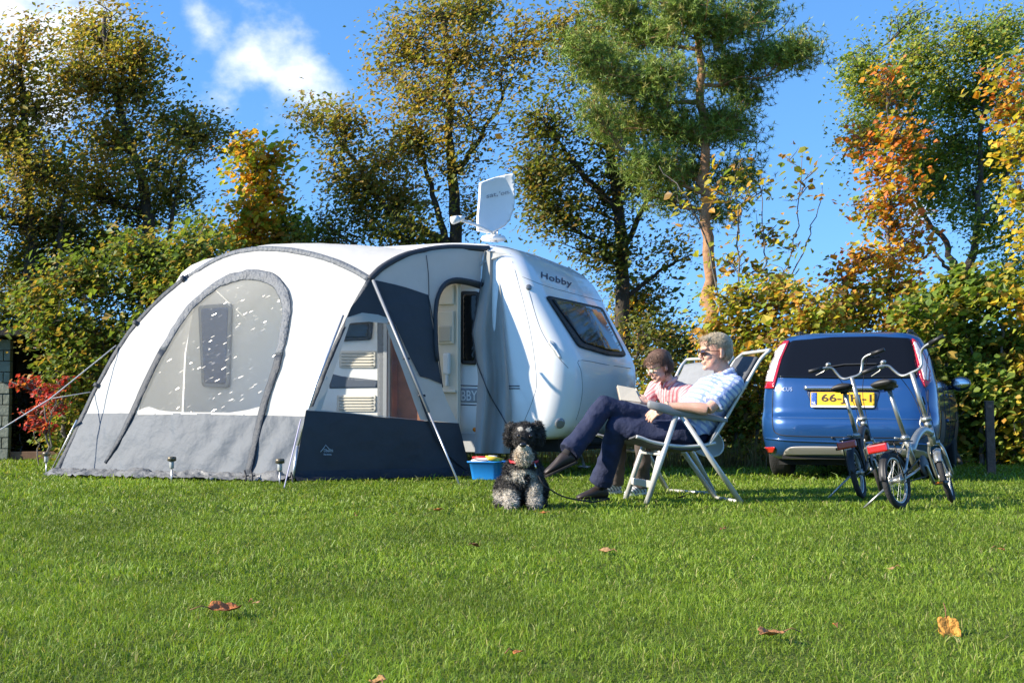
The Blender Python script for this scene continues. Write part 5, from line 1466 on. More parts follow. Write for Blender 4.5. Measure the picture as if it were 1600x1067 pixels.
    if tray:
        tr = MB(M); c = q(1122, 690, .30); ring = []
        nn = Vector((.35, -.80, .25)).normalized(); u = nn.cross(Vector((0, 0, 1))).normalized(); w = nn.cross(u)
        rot = R(35); u, w = u * math.cos(rot) + w * math.sin(rot), w * math.cos(rot) - u * math.sin(rot)
        secs = [[c + u * (.165 * s_ * math.cos(a)) + w * (.115 * s_ * math.sin(a)) + nn * h for a in np.linspace(0, 2 * math.pi, 32, endpoint=False)] for s_, h in ((.02, 0), (.9, 0), (1, .006), (1.0, .020), (.94, .022), (.9, .010), (.02, .010))]
        tr.loft(secs); tr.build('side_tray', mat('tray_pale', (.62, .65, .64), .45, var=.04), t, label='pale oval plastic tray hanging behind the seat')
    return t, M
mchair, MCH = make_chair('grey reclining camp chair in front, with the man in the checked shirt', A0, CF, m_cfa, True)
WF = Vector((-.80, -.60, 0)).normalized()
WO = Vector((1.10, 10.33, 0))
wchair, WCH = make_chair('grey camp chair behind, with the reading woman', WO, WF, m_cpale, False)
# ================================================================== people
def fuse(mb, voxel, smooth=5, name='body', wr_amp=0.0, wr_scale=12.0, factor=.5, decim=0, folds=False):
    """joins overlapping shapes into one continuous skin"""
    me = mb.mesh(name)
    o = bpy.data.objects.new(name, me); COL.objects.link(o)
    m = o.modifiers.new('r', 'REMESH'); m.mode = 'VOXEL'; m.voxel_size = voxel; m.adaptivity = 0
    s = o.modifiers.new('s', 'SMOOTH'); s.iterations = smooth; s.factor = factor
    bpy.context.view_layer.update()
    nm = bpy.data.meshes.new_from_object(o.evaluated_get(bpy.context.evaluated_depsgraph_get()))
    nm.name = name
    bpy.data.objects.remove(o); bpy.data.meshes.remove(me)
    if decim:
        o2 = bpy.data.objects.new(name, nm); COL.objects.link(o2); dm = o2.modifiers.new('d', 'DECIMATE'); dm.ratio = decim
        bpy.context.view_layer.update()
        n2 = bpy.data.meshes.new_from_object(o2.evaluated_get(bpy.context.evaluated_depsgraph_get()))
        bpy.data.objects.remove(o2); bpy.data.meshes.remove(nm); nm = n2; nm.name = name
    if wr_amp:
        vs = nm.vertices; ns = [v.normal.copy() for v in vs]
        for v, n in zip(vs, ns):
            p = v.co
            if folds:
                q = Vector((p.x, p.y * .45, p.z)) * wr_scale
                v.co = p + n * (wr_amp * ((.6 - 2.4 * abs(noise.noise(q))) + .35 * noise.noise(q * 2.6))); continue
            v.co = p + n * (wr_amp * (noise.noise(Vector((p.x, p.y, p.z * .6)) * wr_scale) + .5 * noise.noise(p * wr_scale * 2.3)))
    nm.polygons.foreach_set('use_smooth', [True] * len(nm.polygons))
    nm.materials.clear()
    return nm
def ell_loft(mb, secs, lat):
    """secs: (centre, half width across, half depth)"""
    n = 20; rings = []
    for i, (c, a, b) in enumerate(secs):
        T = (secs[min(len(secs) - 1, i + 1)][0] - secs[max(0, i - 1)][0]).normalized()
        f = T.cross(lat).normalized(); l = f.cross(T).normalized()
        rings.append([c + l * (a * math.copysign(abs(math.cos(q)) ** .85, math.cos(q))) + f * (b * math.copysign(abs(math.sin(q)) ** .85, math.sin(q))) for q in np.linspace(0, 2 * math.pi, n, endpoint=False)])
    mb.loft(rings)
def hand(mb, wrist, d, nrm, side, curl, thumb=1.0, sc=1.0):
    """palm, four fingers of different lengths and a thumb; nrm points out of the back of the hand"""
    d = d.normalized(); nrm = (nrm - d * nrm.dot(d)).normalized(); a = nrm.cross(d).normalized() * side
    pc = wrist + d * .05 * sc
    rot = Matrix((d, a, nrm)).transposed()
    mb.ell(pc, (.052 * sc, .041 * sc, .0155 * sc), rot=rot, n=14, m=10)
    mb.tube([wrist - d * .03, wrist + d * .02], [.026 * sc, .024 * sc], 10, flat=.75, up=tuple(nrm))
    for k, (off, ln, r) in enumerate(((-.030, .070, .0088), (-.010, .080, .0092), (.011, .074, .0090), (.030, .058, .0080))):
        p = pc + d * (.038 * sc) + a * off * sc
        dirv = (d + a * off * 2.0).normalized(); pts = [pc + a * off * .8 * sc, p]
        ang = 0
        for q in range(3):
            ang += curl * (.7 + .15 * k) * (.8 if q == 0 else 1)
            v = dirv * math.cos(ang) - nrm * math.sin(ang)
            p = p + v * (ln * sc * (.45, .32, .23)[q]); pts.append(p.copy())
        mb.tube(pts, [r * sc * s_ for s_ in (1.1, 1.05, 1.0, .95, .8)], 8)
    tb = pc - d * .025 * sc - a * .034 * sc
    v = (d * .8 - a * .65 * thumb - nrm * .25).normalized()
    mb.tube([tb + a * .012, tb, tb + v * .032 * sc, tb + v * .05 * sc + d * .018 * sc], [.013 * sc, .0125 * sc, .0115 * sc, .008 * sc], 8)
def head_shapes(H, sc=1.0, female=False):
    mb = MB(H @ Matrix.Scale(sc, 4))
    mb.ell((-.014, 0, .036), (.100, .078, .088)); mb.ell((.026, 0, -.022), (.068, .062, .085)); mb.ell((.030, 0, -.078), (.056, .050, .038))
    mb.ell((.074, 0, -.098), (.022, .024, .018)); mb.ell((.080, 0, .030), (.020, .052, .016)); mb.ell((.072, 0, .062), (.026, .055, .03))
    mb.tube([(.090, 0, .022), (.102, 0, .0), (.116, 0, -.022)], [.0085, .0105, .0125], 10); mb.ell((.108, 0, -.027), (.014, .017, .010))
    for s in (-1, 1):
        mb.ell((.066, s * .036, -.028), (.026, .022, .022)); mb.ell((.035, s * .048, -.06), (.035, .016, .03))
        mb.ell((-.012, s * .084, -.004), (.021, .010, .033), rot=Matrix.Rotation(s * .45, 3, 'Z')); mb.ell((-.006, s * .078, -.028), (.012, .010, .013))
    mb.ell((.089, 0, -.058), (.014, .025, .007)); mb.ell((.087, 0, -.069), (.014, .022, .0075))
    mb.tube([(-.022, 0, -.05), (-.035, 0, -.11), (-.05, 0, -.17)], [.054, .052, .062] if not female else [.047, .045, .055], 14)
    return mb
def skin_mat(name, col, flush):
    m = mat(name, col, .5, var=.07, vscale=18, sss=.12, spec=.4, dirt=(flush, 14, .55), bump=.12, bscale=90)
    return m
def frame_of(o, f, u):
    f = f.normalized(); u = (u - f * u.dot(f)).normalized(); l = u.cross(f)
    return Matrix(((f.x, l.x, u.x, o.x), (f.y, l.y, u.y, o.y), (f.z, l.z, u.z, o.z), (0, 0, 0, 1)))
def check_mat(name, base, c1, c2, ax1, ax2, p1, p2, stripes=False):
    m = bpy.data.materials.new(name); m.use_nodes = True
    t = m.node_tree; N = t.nodes; L = t.links; p = N['Principled BSDF']; p.inputs['Roughness'].default_value = .85; p.inputs['Specular IOR Level'].default_value = .15
    tcn = N.new('ShaderNodeTexCoord')
    nz = N.new('ShaderNodeTexNoise'); nz.inputs['Scale'].default_value = 9; nz.inputs['Detail'].default_value = 2
    L.new(tcn.outputs['Object'], nz.inputs['Vector'])
    wob = N.new('ShaderNodeVectorMath'); wob.operation = 'SCALE'; wob.inputs['Scale'].default_value = .012; L.new(nz.outputs['Color'], wob.inputs[0])
    ad = N.new('ShaderNodeVectorMath'); L.new(tcn.outputs['Object'], ad.inputs[0]); L.new(wob.outputs[0], ad.inputs[1])
    cur = None
    for ax, per, col, wid in ((ax1, p1, c1, .1), (ax2, p2, c2, .0)):
        if stripes and ax is ax2: continue
        dt = N.new('ShaderNodeVectorMath'); dt.operation = 'DOT_PRODUCT'; L.new(ad.outputs[0], dt.inputs[0]); dt.inputs[1].default_value = ax.normalized() * (2 * math.pi / per)
        sn = N.new('ShaderNodeMath'); sn.operation = 'SINE'; L.new(dt.outputs['Value'], sn.inputs[0])
        mr = N.new('ShaderNodeMapRange'); mr.interpolation_type = 'SMOOTHSTEP'; mr.inputs['From Min'].default_value = wid; mr.inputs['From Max'].default_value = wid + .5; mr.inputs['To Max'].default_value = .75
        L.new(sn.outputs[0], mr.inputs[0])
        mx = N.new('ShaderNodeMix'); mx.data_type = 'RGBA'; L.new(mr.outputs[0], mx.inputs['Factor'])
        if cur is None: mx.inputs['A'].default_value = (*base, 1)
        else: L.new(cur, mx.inputs['A'])
        mx.inputs['B'].default_value = (*col, 1); cur = mx.outputs['Result']
    L.new(cur, p.inputs['Base Color'])
    b = N.new('ShaderNodeBump'); b.inputs['Strength'].default_value = .5; b.inputs['Distance'].default_value = .02
    n2 = N.new('ShaderNodeTexNoise'); n2.inputs['Scale'].default_value = 22; n2.inputs['Detail'].default_value = 3; L.new(tcn.outputs['Object'], n2.inputs['Vector']); L.new(n2.outputs['Fac'], b.inputs['Height']); L.new(b.outputs[0], p.inputs['Normal'])
    return m
def strands(name, pts_n, length, width, m, parent, flow, seed, curl=.4):
    """short tapering hair strips over a set of (point, normal)"""
    rg = random.Random(seed); V = []; F = []
    for p, n in pts_n:
        d = (n * rg.uniform(.05, .3) + flow(p) + Vector((rg.gauss(0, curl), rg.gauss(0, curl), rg.gauss(0, curl)))).normalized()
        s = d.cross(n); s = s.normalized() if s.length > 1e-4 else n.orthogonal().normalized()
        ln = length * rg.uniform(.6, 1.3); b = len(V); w = width * rg.uniform(.7, 1.3)
        q1 = p + d * ln * .5 + n * ln * .12; q2 = p + d * ln - Vector((0, 0, .12 * ln)) - n * ln * .05
        V += [p - s * w - n * .003, p + s * w - n * .003, q1 + s * w * .8, q1 - s * w * .8, q2]
        F += [(b, b + 1, b + 2, b + 2), (b, b + 2, b + 3, b + 3), (b + 3, b + 2, b + 4, b + 4)]
    me = bpy.data.meshes.new(name); me.from_pydata([tuple(v) for v in V], [], [f[:3] for f in F]); me.update()
    return link(name, me, m, parent, kind='stuff')
def surface_samples(me, n, seed, keep=lambda p, q: True):
    rg = random.Random(seed); polys = me.polygons; cum = np.cumsum([p.area for p in polys]); tot = cum[-1]; res = []
    tries = 0
    while len(res) < n and tries < n * 6:
        tries += 1
        p = polys[int(np.searchsorted(cum, rg.random() * tot))]
        vs = [me.vertices[i].co for i in p.vertices]
        a, b = rg.random(), rg.random()
        if a + b > 1: a, b = 1 - a, 1 - b
        q = vs[0] + (vs[1] - vs[0]) * a + (vs[2] - vs[0]) * b
        if keep(q, p.normal): res.append((q.copy(), p.normal.copy()))
    return res
UP = Vector((0, 0, 1))
# ------------------------------------------------------------------ the man
def W3(px, py, Y): return at(px, py, Y)
man = thing('person', 'man in a blue checked shirt and sunglasses sitting with crossed legs', 'person', W3(1075, 690, 9.83))
skin1 = skin_mat('skin_tanned', (.58, .34, .245), (.56, .22, .16))
pel, wai, che, nck = W3(1078, 672, 9.85), W3(1096, 640, 9.85), W3(1120, 612, 9.85), W3(1136, 585, 9.85)
Hm = frame_of(W3(1118, 551, 9.84), Vector((-.97, -.25, -.05)), UP + Vector((.06, 0, 0)))
shN, shF = W3(1147, 600, 9.66), W3(1128, 598, 10.05)
elN, wrN = W3(1106, 640, 9.55), W3(1040, 634, 9.60)
elF, wrF = W3(1085, 645, 10.13), W3(1028, 642, 10.0)
hipN, hipF = W3(1072, 676, 9.75), W3(1070, 668, 9.96)
knN, anN = W3(963, 668, 9.78), W3(936, 762, 9.93)
knF, anF = W3(943, 634, 9.80), W3(884, 712, 9.60)
b = head_shapes(Hm, 1.16)
bm_ = MB(); bm_.add([b.M @ p for p in b.v], b.f)
ell_loft(bm_, [(pel, .15, .11), (wai, .14, .105), (che, .16, .11), (nck - Vector((0, 0, .03)), .12, .07)], CL)
bm_.tube([nck + Vector((.02, 0, -.04)), Hm @ Vector((-.03, 0, -.09))], [.065, .056], 12)
for sh, el, wr_ in ((shN, elN, wrN), (shF, elF, wrF)):
    bm_.ell(sh, (.058, .058, .058)); bm_.tube(spline([sh, sh.lerp(el, .5) + Vector((0, 0, -.01)), el], 8), [.055, .054, .052, .05, .048, .046, .045, .044], 12)
    bm_.tube(spline([el, el.lerp(wr_, .35) + Vector((0, 0, .008)), wr_], 8), [.044, .046, .046, .043, .039, .034, .029, .026], 12)
    bm_.tube([che + (sh - che) * .3, sh], [.08, .06], 10)
hd_ = (W3(1012, 650, 9.66) - wrN)
hand(bm_, wrN, hd_ + Vector((-.02, 0, -.02)), Vector((-.45, -.75, .55)), 1, .30, sc=1.2)
hand(bm_, wrF, W3(1000, 648, 9.95) - wrF, Vector((-.2, .2, 1)), -1, .3, sc=1.05)
for hp, kn, an in ((hipN, knN, anN), (hipF, knF, anF)):
    bm_.tube([hp, kn], [.075, .052], 12); bm_.tube([kn, an], [.052, .035], 12)
bme = fuse(bm_, .0052, 4, 'body', decim=.35); link('body', bme, skin1, man)
# shirt
sh_ = MB()
ell_loft(sh_, [(pel + Vector((.015, 0, -.055)), .178, .140), (pel + Vector((.0, 0, .0)), .182, .148), (wai, .19, .170), (wai.lerp(che, .5), .195, .165), (che, .20, .155), (nck + Vector((.012, 0, -.035)), .165, .10), (nck + Vector((.0, 0, .0)), .075, .066)], CL)
for sh, el in ((shN, elN), (shF, elF)):
    e = sh.lerp(el, .78)
    sh_.ell(sh, (.075, .075, .072)); sh_.tube([sh.lerp(che, .3), sh, sh.lerp(e, .5), e], [.08, .076, .078, .084], 14)
shm = fuse(sh_, .009, 5, 'shirt', wr_amp=.009, wr_scale=8, folds=True)
T_ = (nck - pel).normalized()
m_shirt = check_mat('blue_check', (.54, .59, .69), (.15, .22, .50), (.27, .36, .62), T_ + Vector((0, .25, 0)), CL + T_ * .15 + CF * .6, .042, .038)
so = link('shirt', shm, m_shirt, man, label='blue and white checked short sleeved shirt')
cu_ = MB()
for s in (-1, 1):
    pts = [nck + CL * (-.055 * s) + Vector((.035, 0, .03)), nck + CL * (-.068 * s) + Vector((-.02, 0, .015)), nck + CL * (-.05 * s) + CF * .075 + Vector((0, 0, -.025)), nck + CL * (-.015 * s) + CF * .095 + Vector((0, 0, -.065))]
    cu_.tube(spline(pts, 12), [.016] * 10 + [.013, .006], 8, flat=1.5)
cu_.build('collar', m_shirt, so)
# trousers
def trousers(legs, pel_, lat, hem_r, thigh_r, voxel=.009, amp=.010):
    tr = MB()
    tr.ell(pel_ + Vector((0, 0, -.03)), (.155, .155, .12))
    for hp, kn, an in legs:
        tr.ell(hp, (.105, .105, .10))
        d = (an - kn).normalized(); hm = kn + (an - kn) * .93
        tr.tube(spline([pel_.lerp(hp, .6), hp, hp.lerp(kn, .5) + Vector((0, 0, -.012)), kn], 12), [thigh_r * q for q in (1.15, 1.15, 1.12, 1.1, 1.06, 1.02, .98, .95, .92, .9, .87, .84)], 16)
        tr.ell(kn, (thigh_r * .84,) * 3)
        tr.tube(spline([kn, kn.lerp(hm, .5) + Vector((.012, .0, 0)), hm], 10), [hem_r * q for q in (.98, .95, .93, .93, .94, .95, .97, .99, 1.02, 1.05)], 16)
    return fuse(tr, voxel, 4, 'trousers', wr_amp=amp, wr_scale=8, folds=True)
m_navt = mat('navy_cotton', (.022, .028, .062), .8, var=.12, vscale=12, bump=.5, bscale=26, spec=.25)
trm = trousers([(hipN, knN, anN), (hipF, knF, anF)], pel, CL, .084, .096, amp=.009)
tro = link('trousers', trm, m_navt, man, label='navy trousers, right leg crossed over left')
def shoe(name, ankle, toe, m, parent, sole=None, hgt=.05, sc=1.0):
    f = (toe - ankle); f2 = Vector((f.x, f.y, f.z)).normalized()
    lat = f2.cross(UP); lat = lat.normalized() if lat.length > .1 else Vector((0, 1, 0)); u = lat.cross(f2).normalized()
    mb = MB(); secs = []
    for x, w, h0, h1 in ((-.075, .022, -.045, -.005), (-.065, .034, -.055, .03), (-.03, .040, -.058, .055), (.02, .040, -.058, .052), (.07, .044, -.058, .022), (.12, .048, -.058, .002), (.165, .042, -.058, -.012), (.19, .022, -.055, -.028)):
        c = ankle + f2 * x * sc
        secs.append([c + lat * (w * sc * math.cos(a)) + u * (sc * ((h0 + h1) / 2 + (h1 - h0) / 2 * math.sin(a))) for a in np.linspace(0, 2 * math.pi, 16, endpoint=False)])
    mb.loft(secs); o = mb.build(name, m, parent, sub=1)
    if sole is not None:
        s2 = MB(); secs = []
        for x, w in ((-.078, .02), (-.065, .037), (0, .042), (.08, .047), (.13, .050), (.17, .042), (.193, .02)):
            c = ankle + f2 * x * sc - u * .058 * sc
            secs.append([c + lat * w * sc + u * .008, c - lat * w * sc + u * .008, c - lat * w * sc - u * .012, c + lat * w * sc - u * .012])
        s2.loft(secs); s2.build('sole', sole, o, smooth=False, bevel=.004)
    return o
m_shoe = mat('brown_leather', (.030, .020, .016), .5, var=.2, vscale=14)
m_sole = mat('shoe_sole', (.02, .018, .016), .8)
m_sock = mat('dark_sock', (.018, .016, .018), .9)
MB().tube([knN.lerp(anN, .86), anN + Vector((0, 0, -.01))], .040, 12).build('sock', m_sock, man)
MB().tube([knF.lerp(anF, .86), anF], .040, 12).build('sock', m_sock, man)
shoe('shoe', Vector((anN.x, anN.y, .072)), Vector((anN.x - .2, anN.y - .07, .066)), m_shoe, man, m_sole)
shoe('shoe', anF + Vector((-.01, 0, -.02)), anF + Vector((-.20, -.03, -.105)), m_shoe, man, m_sole)
# hair, glasses
def hair_cap(H, sc, fringe, back, name='hair', thick=.012):
    hb = MB(H @ Matrix.Scale(sc, 4))
    hb.ell((-.018, 0, .048), (.100 + thick, .079 + thick, .082 + thick)); hb.ell((-.055, 0, .0), (.060 + thick, .070 + thick, .062 + back))
    for y, z, r in fringe: hb.ell((.062, y, z), (.030, .028, r))
    return hb
hm_mb = hair_cap(Hm, 1.16, [(-.035, .092, .018), (0, .098, .018), (.035, .092, .018)], .006, thick=.007)
# trim away the face side by pushing: keep only the part behind the hairline
def trimmed(mb, voxel, H, sc, test, amp):
    me = fuse(mb, voxel, 2, 'hair', wr_amp=amp, wr_scale=34)
    Hi = (H @ Matrix.Scale(sc, 4)).inverted()
    bm = bmesh.new(); bm.from_mesh(me)
    dl = [f for f in bm.faces if not test(Hi @ f.calc_center_median())]
    bmesh.ops.delete(bm, geom=dl, context='FACES'); bm.to_mesh(me); bm.free()
    return me
def male_hair(q):
    front = .060 + .012 * math.sin(q.y * 70)
    if q.z > .062: return True
    if q.x > .018: return False
    if q.z < -.055: return False
    if abs(q.y) > .05 and q.x > -.040 and q.z < .030: return False
    return q.x < .018
hme = trimmed(hm_mb, .006, Hm, 1.16, male_hair, .0018)
m_hair1 = mat('fair_hair', (.47, .39, .27), .6, var=.3, vscale=60, bump=.5, bscale=160)
ho = link('hair', hme, m_hair1, man, label='short fair hair swept forward')
flow1 = Hm.to_3x3() @ Vector((.55, .25, -.25))
strands('hair_strands', surface_samples(hme, 3200, 3), .040, .0011, m_hair1, ho, lambda p: flow1 * 2.2, 4, .12)
def specs(H, sc, lens_m, frame_m, parent, lens_r=(.022, .016), thin=False):
    M_ = H @ Matrix.Scale(sc, 4)
    fr_ = MB(M_)
    for s in (-1, 1):
        fr_.tube([(.098, s * .056, .012), (.06, s * .074, .012), (-.005, s * .083, .010), (-.025, s * .084, -.004)], .0022, 6)
        if thin: fr_.tube([Vector((.106 - .010 * abs(math.cos(a)) * (1 if s * math.cos(a) > 0 else .3), s * .031 + lens_r[0] * math.cos(a), .004 + lens_r[1] * math.sin(a))) for a in np.linspace(0, 2 * math.pi, 20)], .0016, 5)
    fr_.tube([(.108, -.010, .010), (.112, 0, .013), (.108, .010, .010)], .0022, 6)
    o = fr_.build('glasses', frame_m, parent)
    for s in (-1, 1):
        l_ = MB(M_); l_.ell((.104, s * .032, .004), (.0035 if thin else .006, lens_r[0] * (1 if not thin else .93), lens_r[1]), rot=Matrix.Rotation(s * .28, 3, 'Z')); l_.build('lens', lens_m, o)
    return o
specs(Hm, 1.16, mat('sunglass_lens', (.03, .008, .006), .06, spec=.8, coat=.5), mat('glasses_frame', (.05, .03, .025), .3, metal=.4), man, lens_r=(.027, .019))
# ------------------------------------------------------------------ the woman
wom = thing('person', 'woman in a pink striped shirt and glasses reading a book', 'person', W3(1060, 700, 10.85))
skin2 = skin_mat('skin_fair', (.64, .39, .29), (.56, .20, .15))
WL = Vector((WF.y, -WF.x, 0))                                       # towards her right
wpel, wwai, wche, wnck = W3(1072, 676, 10.92), W3(1066, 645, 10.88), W3(1056, 616, 10.80), W3(1047, 596, 10.74)
Hw = frame_of(W3(1030, 573, 10.66), Vector((-.90, -.42, -.42)), UP + Vector((-.25, -.15, 0)))
wshN, wshF = W3(1076, 612, 10.66), W3(1024, 606, 10.92)
welN, wwrN = W3(1066, 650, 10.42), W3(1012, 628, 10.30)
welF, wwrF = W3(1006, 640, 10.78), W3(992, 622, 10.42)
whN, whF = W3(1066, 682, 10.80), W3(1046, 680, 11.0)
wkN, waN = W3(1003, 676, 10.42), W3(1000, 764, 10.62)
wkF, waF = W3(966, 676, 10.62), W3(960, 760, 10.82)
b = head_shapes(Hw, 1.0, True)
bm2 = MB(); bm2.add([b.M @ p for p in b.v], b.f)
ell_loft(bm2, [(wpel, .15, .11), (wwai, .125, .095), (wche, .14, .10), (wnck - Vector((0, 0, .03)), .11, .065)], WL)
bm2.tube([wnck + Vector((.01, 0, -.05)), Hw @ Vector((-.03, 0, -.08))], [.058, .047], 12)
for sh, el, wr_ in ((wshN, welN, wwrN), (wshF, welF, wwrF)):
    bm2.ell(sh, (.05, .05, .05)); bm2.tube([sh, el], [.046, .038], 12); bm2.tube(spline([el, el.lerp(wr_, .4), wr_], 6), [.038, .039, .036, .031, .026, .023], 12); bm2.tube([wche + (sh - wche) * .3, sh], [.07, .05], 10)
hand(bm2, wwrN, W3(985, 620, 10.30) - wwrN, Vector((.2, -.7, .5)), 1, .5, sc=.95)
hand(bm2, wwrF, W3(976, 616, 10.42) - wwrF, Vector((-.2, .6, -.5)), -1, .5, sc=.95)
for hp, kn, an in ((whN, wkN, waN), (whF, wkF, waF)):
    bm2.tube([hp, kn], [.07, .05], 12); bm2.tube([kn, an], [.048, .032], 12)
link('body', fuse(bm2, .0052, 4, 'body', decim=.35), skin2, wom)
s2_ = MB()
ell_loft(s2_, [(wpel + Vector((0, 0, -.04)), .175, .135), (wpel.lerp(wwai, .5), .165, .13), (wwai, .158, .125), (wche, .170, .135), (wnck + Vector((0, 0, -.035)), .14, .08), (wnck, .07, .062)], WL)
for sh, el, wr_ in ((wshN, welN, wwrN), (wshF, welF, wwrF)):
    e = el.lerp(wr_, .35)
    s2_.ell(sh, (.066, .066, .066)); s2_.tube([sh.lerp(wche, .3), sh, sh.lerp(el, .5), el, e], [.07, .066, .06, .057, .05], 14)
m_pink = check_mat('pink_stripe', (.62, .42, .41), (.50, .09, .12), (.5, .1, .1), WL + UP * .35, UP, .030, .04, stripes=True)
swm = fuse(s2_, .009, 5, 'shirt', wr_amp=.008, wr_scale=12)
swo = link('shirt', swm, m_pink, wom, label='pink and white striped shirt')
cu2 = MB()
for s in (-1, 1):
    pts = [wnck + WL * (.05 * s) + Vector((.02, .02, .03)), wnck + WL * (.06 * s) + Vector((-.01, -.01, .015)), wnck + WL * (.04 * s) + WF * .07 + Vector((0, 0, -.02)), wnck + WL * (.012 * s) + WF * .09 + Vector((0, 0, -.055))]
    cu2.tube(spline(pts, 12), [.014] * 10 + [.011, .005], 8, flat=1.5)
cu2.build('collar', m_pink, swo)
m_taupe = mat('taupe_cotton', (.085, .065, .055), .85, var=.12, vscale=12, bump=.4, bscale=26)
link('trousers', trousers([(whN, wkN, waN), (whF, wkF, waF)], wpel, WL, .070, .085), m_taupe, wom, label='taupe trousers')
m_strip = check_mat('striped_canvas', (.72, .72, .70), (.02, .02, .022), (.5, .5, .5), Vector((.7, .2, .7)), UP, .026, .04, stripes=True)
for an in (waN, waF):
    shoe('shoe', Vector((an.x, an.y, .066)), Vector((an.x, an.y, .066)) + Vector((-.16, -.14, -.006)), m_strip, wom, mat('white_sole', (.7, .7, .68), .7), sc=.9)
def female_hair(q):
    if q.z > .070: return True
    if q.x > .030 and q.z < .060: return False
    if abs(q.y) > .05 and q.x > -.012 and q.z < .012: return False
    if q.z < -.075: return False
    return True
hw_mb = hair_cap(Hw, 1.0, [(-.04, .080, .024), (-.01, .086, .026), (.03, .082, .024)], .03, thick=.018)
hwe = trimmed(hw_mb, .006, Hw, 1.0, female_hair, .0022)
m_hair2 = mat('brown_hair', (.11, .055, .03), .5, var=.35, vscale=60, bump=.5, bscale=160)
ho2 = link('hair', hwe, m_hair2, wom, label='short dark brown hair with a fringe')
strands('hair_strands', surface_samples(hwe, 2600, 5), .042, .0011, m_hair2, ho2, lambda p: Hw.to_3x3() @ Vector((1.0, .1, -1.2)), 6, .12)
specs(Hw, 1.0, mat('clear_lens', (.55, .58, .50), .05, spec=.8), mat('green_frame', (.16, .24, .05), .35), wom, lens_r=(.021, .014), thin=True)
# ------------------------------------------------------------------ her book
bk = thing('book', 'open pale covered paperback in the woman\'s hands', 'book', W3(984, 622, 10.33))
spn = [W3(972, 629, 10.30), W3(990, 632, 10.42)]
c0 = W3(982, 617, 10.33)
bu = (W3(998, 628, 10.30) - W3(966, 606, 10.34)); 
q00, q10, q11, q01 = W3(968, 627, 10.26), W3(1001, 631, 10.26), W3(990, 609, 10.36), W3(963, 604, 10.36)
def slab(a, b_, c_, d_, th, name, m, parent, n=None):
    n = (b_ - a).cross(d_ - a).normalized(); mb = MB(); mb.prism([a, b_, c_, d_], n * th); return mb.build(name, m, parent, smooth=False, bevel=.002)
m_cover = mat('book_cover', (.46, .35, .26), .55, var=.15, vscale=14); m_page = mat('book_pages', (.55, .49, .38), .8, var=.06, vscale=60)
slab(q00, q10, q11, q01, .004, 'cover', m_cover, bk)
off = Vector((.006, .012, .002))
slab(q00 + off, q10 + off, q11 + off, q01 + off, .018, 'pages', m_page, bk)
q20, q21 = W3(1000, 632, 10.44), W3(992, 607, 10.54)
slab(q10 + off * 2.2, q20, q21, q11 + off * 2.2, .014, 'pages', m_page, bk)
# ================================================================== small things on the lawn
# blue tub with washing-up
gt = ground(762, 749); gt.z = 0
tub = thing('washing_tub', 'bright blue plastic tub beside the awning doorway', 'tub', gt)
m_tub = mat('tub_blue', (.015, .22, .62), .4, var=.05, coat=.2)
def rrect(hx, hy, z, r, n=6):
    o = []
    for cx, cy, a0 in ((hx - r, hy - r, 0), (-hx + r, hy - r, math.pi / 2), (-hx + r, -hy + r, math.pi), (hx - r, -hy + r, 1.5 * math.pi)):
        for k in range(n): a = a0 + math.pi / 2 * k / (n - 1); o.append(Vector((cx + r * math.cos(a), cy + r * math.sin(a), z)))
    return o
tb = MB(Matrix.Translation(gt) @ Matrix.Rotation(R(-20), 4, 'Z'))
tb.loft([rrect(.135, .11, .0, .04), rrect(.14, .115, .012, .045), rrect(.165, .14, .175, .05), rrect(.185, .16, .18, .055), rrect(.185, .16, .19, .055), rrect(.16, .135, .19, .05), rrect(.135, .11, .02, .04)])
tb.build('bowl', m_tub, tub)
hl_ = MB(tb.M)
for s in (-1, 1): hl_.tube([(s * .188, -.05, .182), (s * .205, -.03, .175), (s * .205, .03, .175), (s * .188, .05, .182)], .008, 6)
hl_.build('handles', m_tub, tub)
def in_tub(x, y, z): return tb.M @ Vector((x, y, z))
def dish_thing(name, label, cat, c, r, m, tilt, h=.03):
    t = thing(name, label, cat, c)
    q = MB(Matrix.Translation(c) @ Matrix.Rotation(tilt[0], 4, 'X') @ Matrix.Rotation(tilt[1], 4, 'Y'))
    q.lathe([(.02, .002), (r * .55, 0), (r, h), (r * .97, h + .004), (r * .55, .006), (.02, .008)], n=24)
    q.build('dish', m, t)
    return t
dish_thing('plate', 'white plate stacked in the blue tub', 'plate', in_tub(-.06, -.02, .175), .11, mat('china_white', (.75, .74, .70), .3, coat=.3), (R(8), R(-6)))
dish_thing('bowl', 'yellow bowl lying on the right of the blue tub', 'bowl', in_tub(.08, -.03, .185), .10, mat('dish_yellow', (.72, .50, .05), .4, coat=.2), (R(-6), R(10)), h=.04)
br_ = thing('dish_brush', 'red dish brush laid across the blue tub', 'brush', in_tub(-.08, .03, .23))
MB(tb.M).tube([(-.17, .0, .225), (.0, .02, .232)], .009, 8).build('handle', mat('brush_red', (.55, .03, .04), .4), br_)
MB(tb.M).tube([(.0, .02, .232), (.09, .03, .232)], .014, 8).build('bristles', mat('brush_white', (.65, .62, .58), .8), br_)
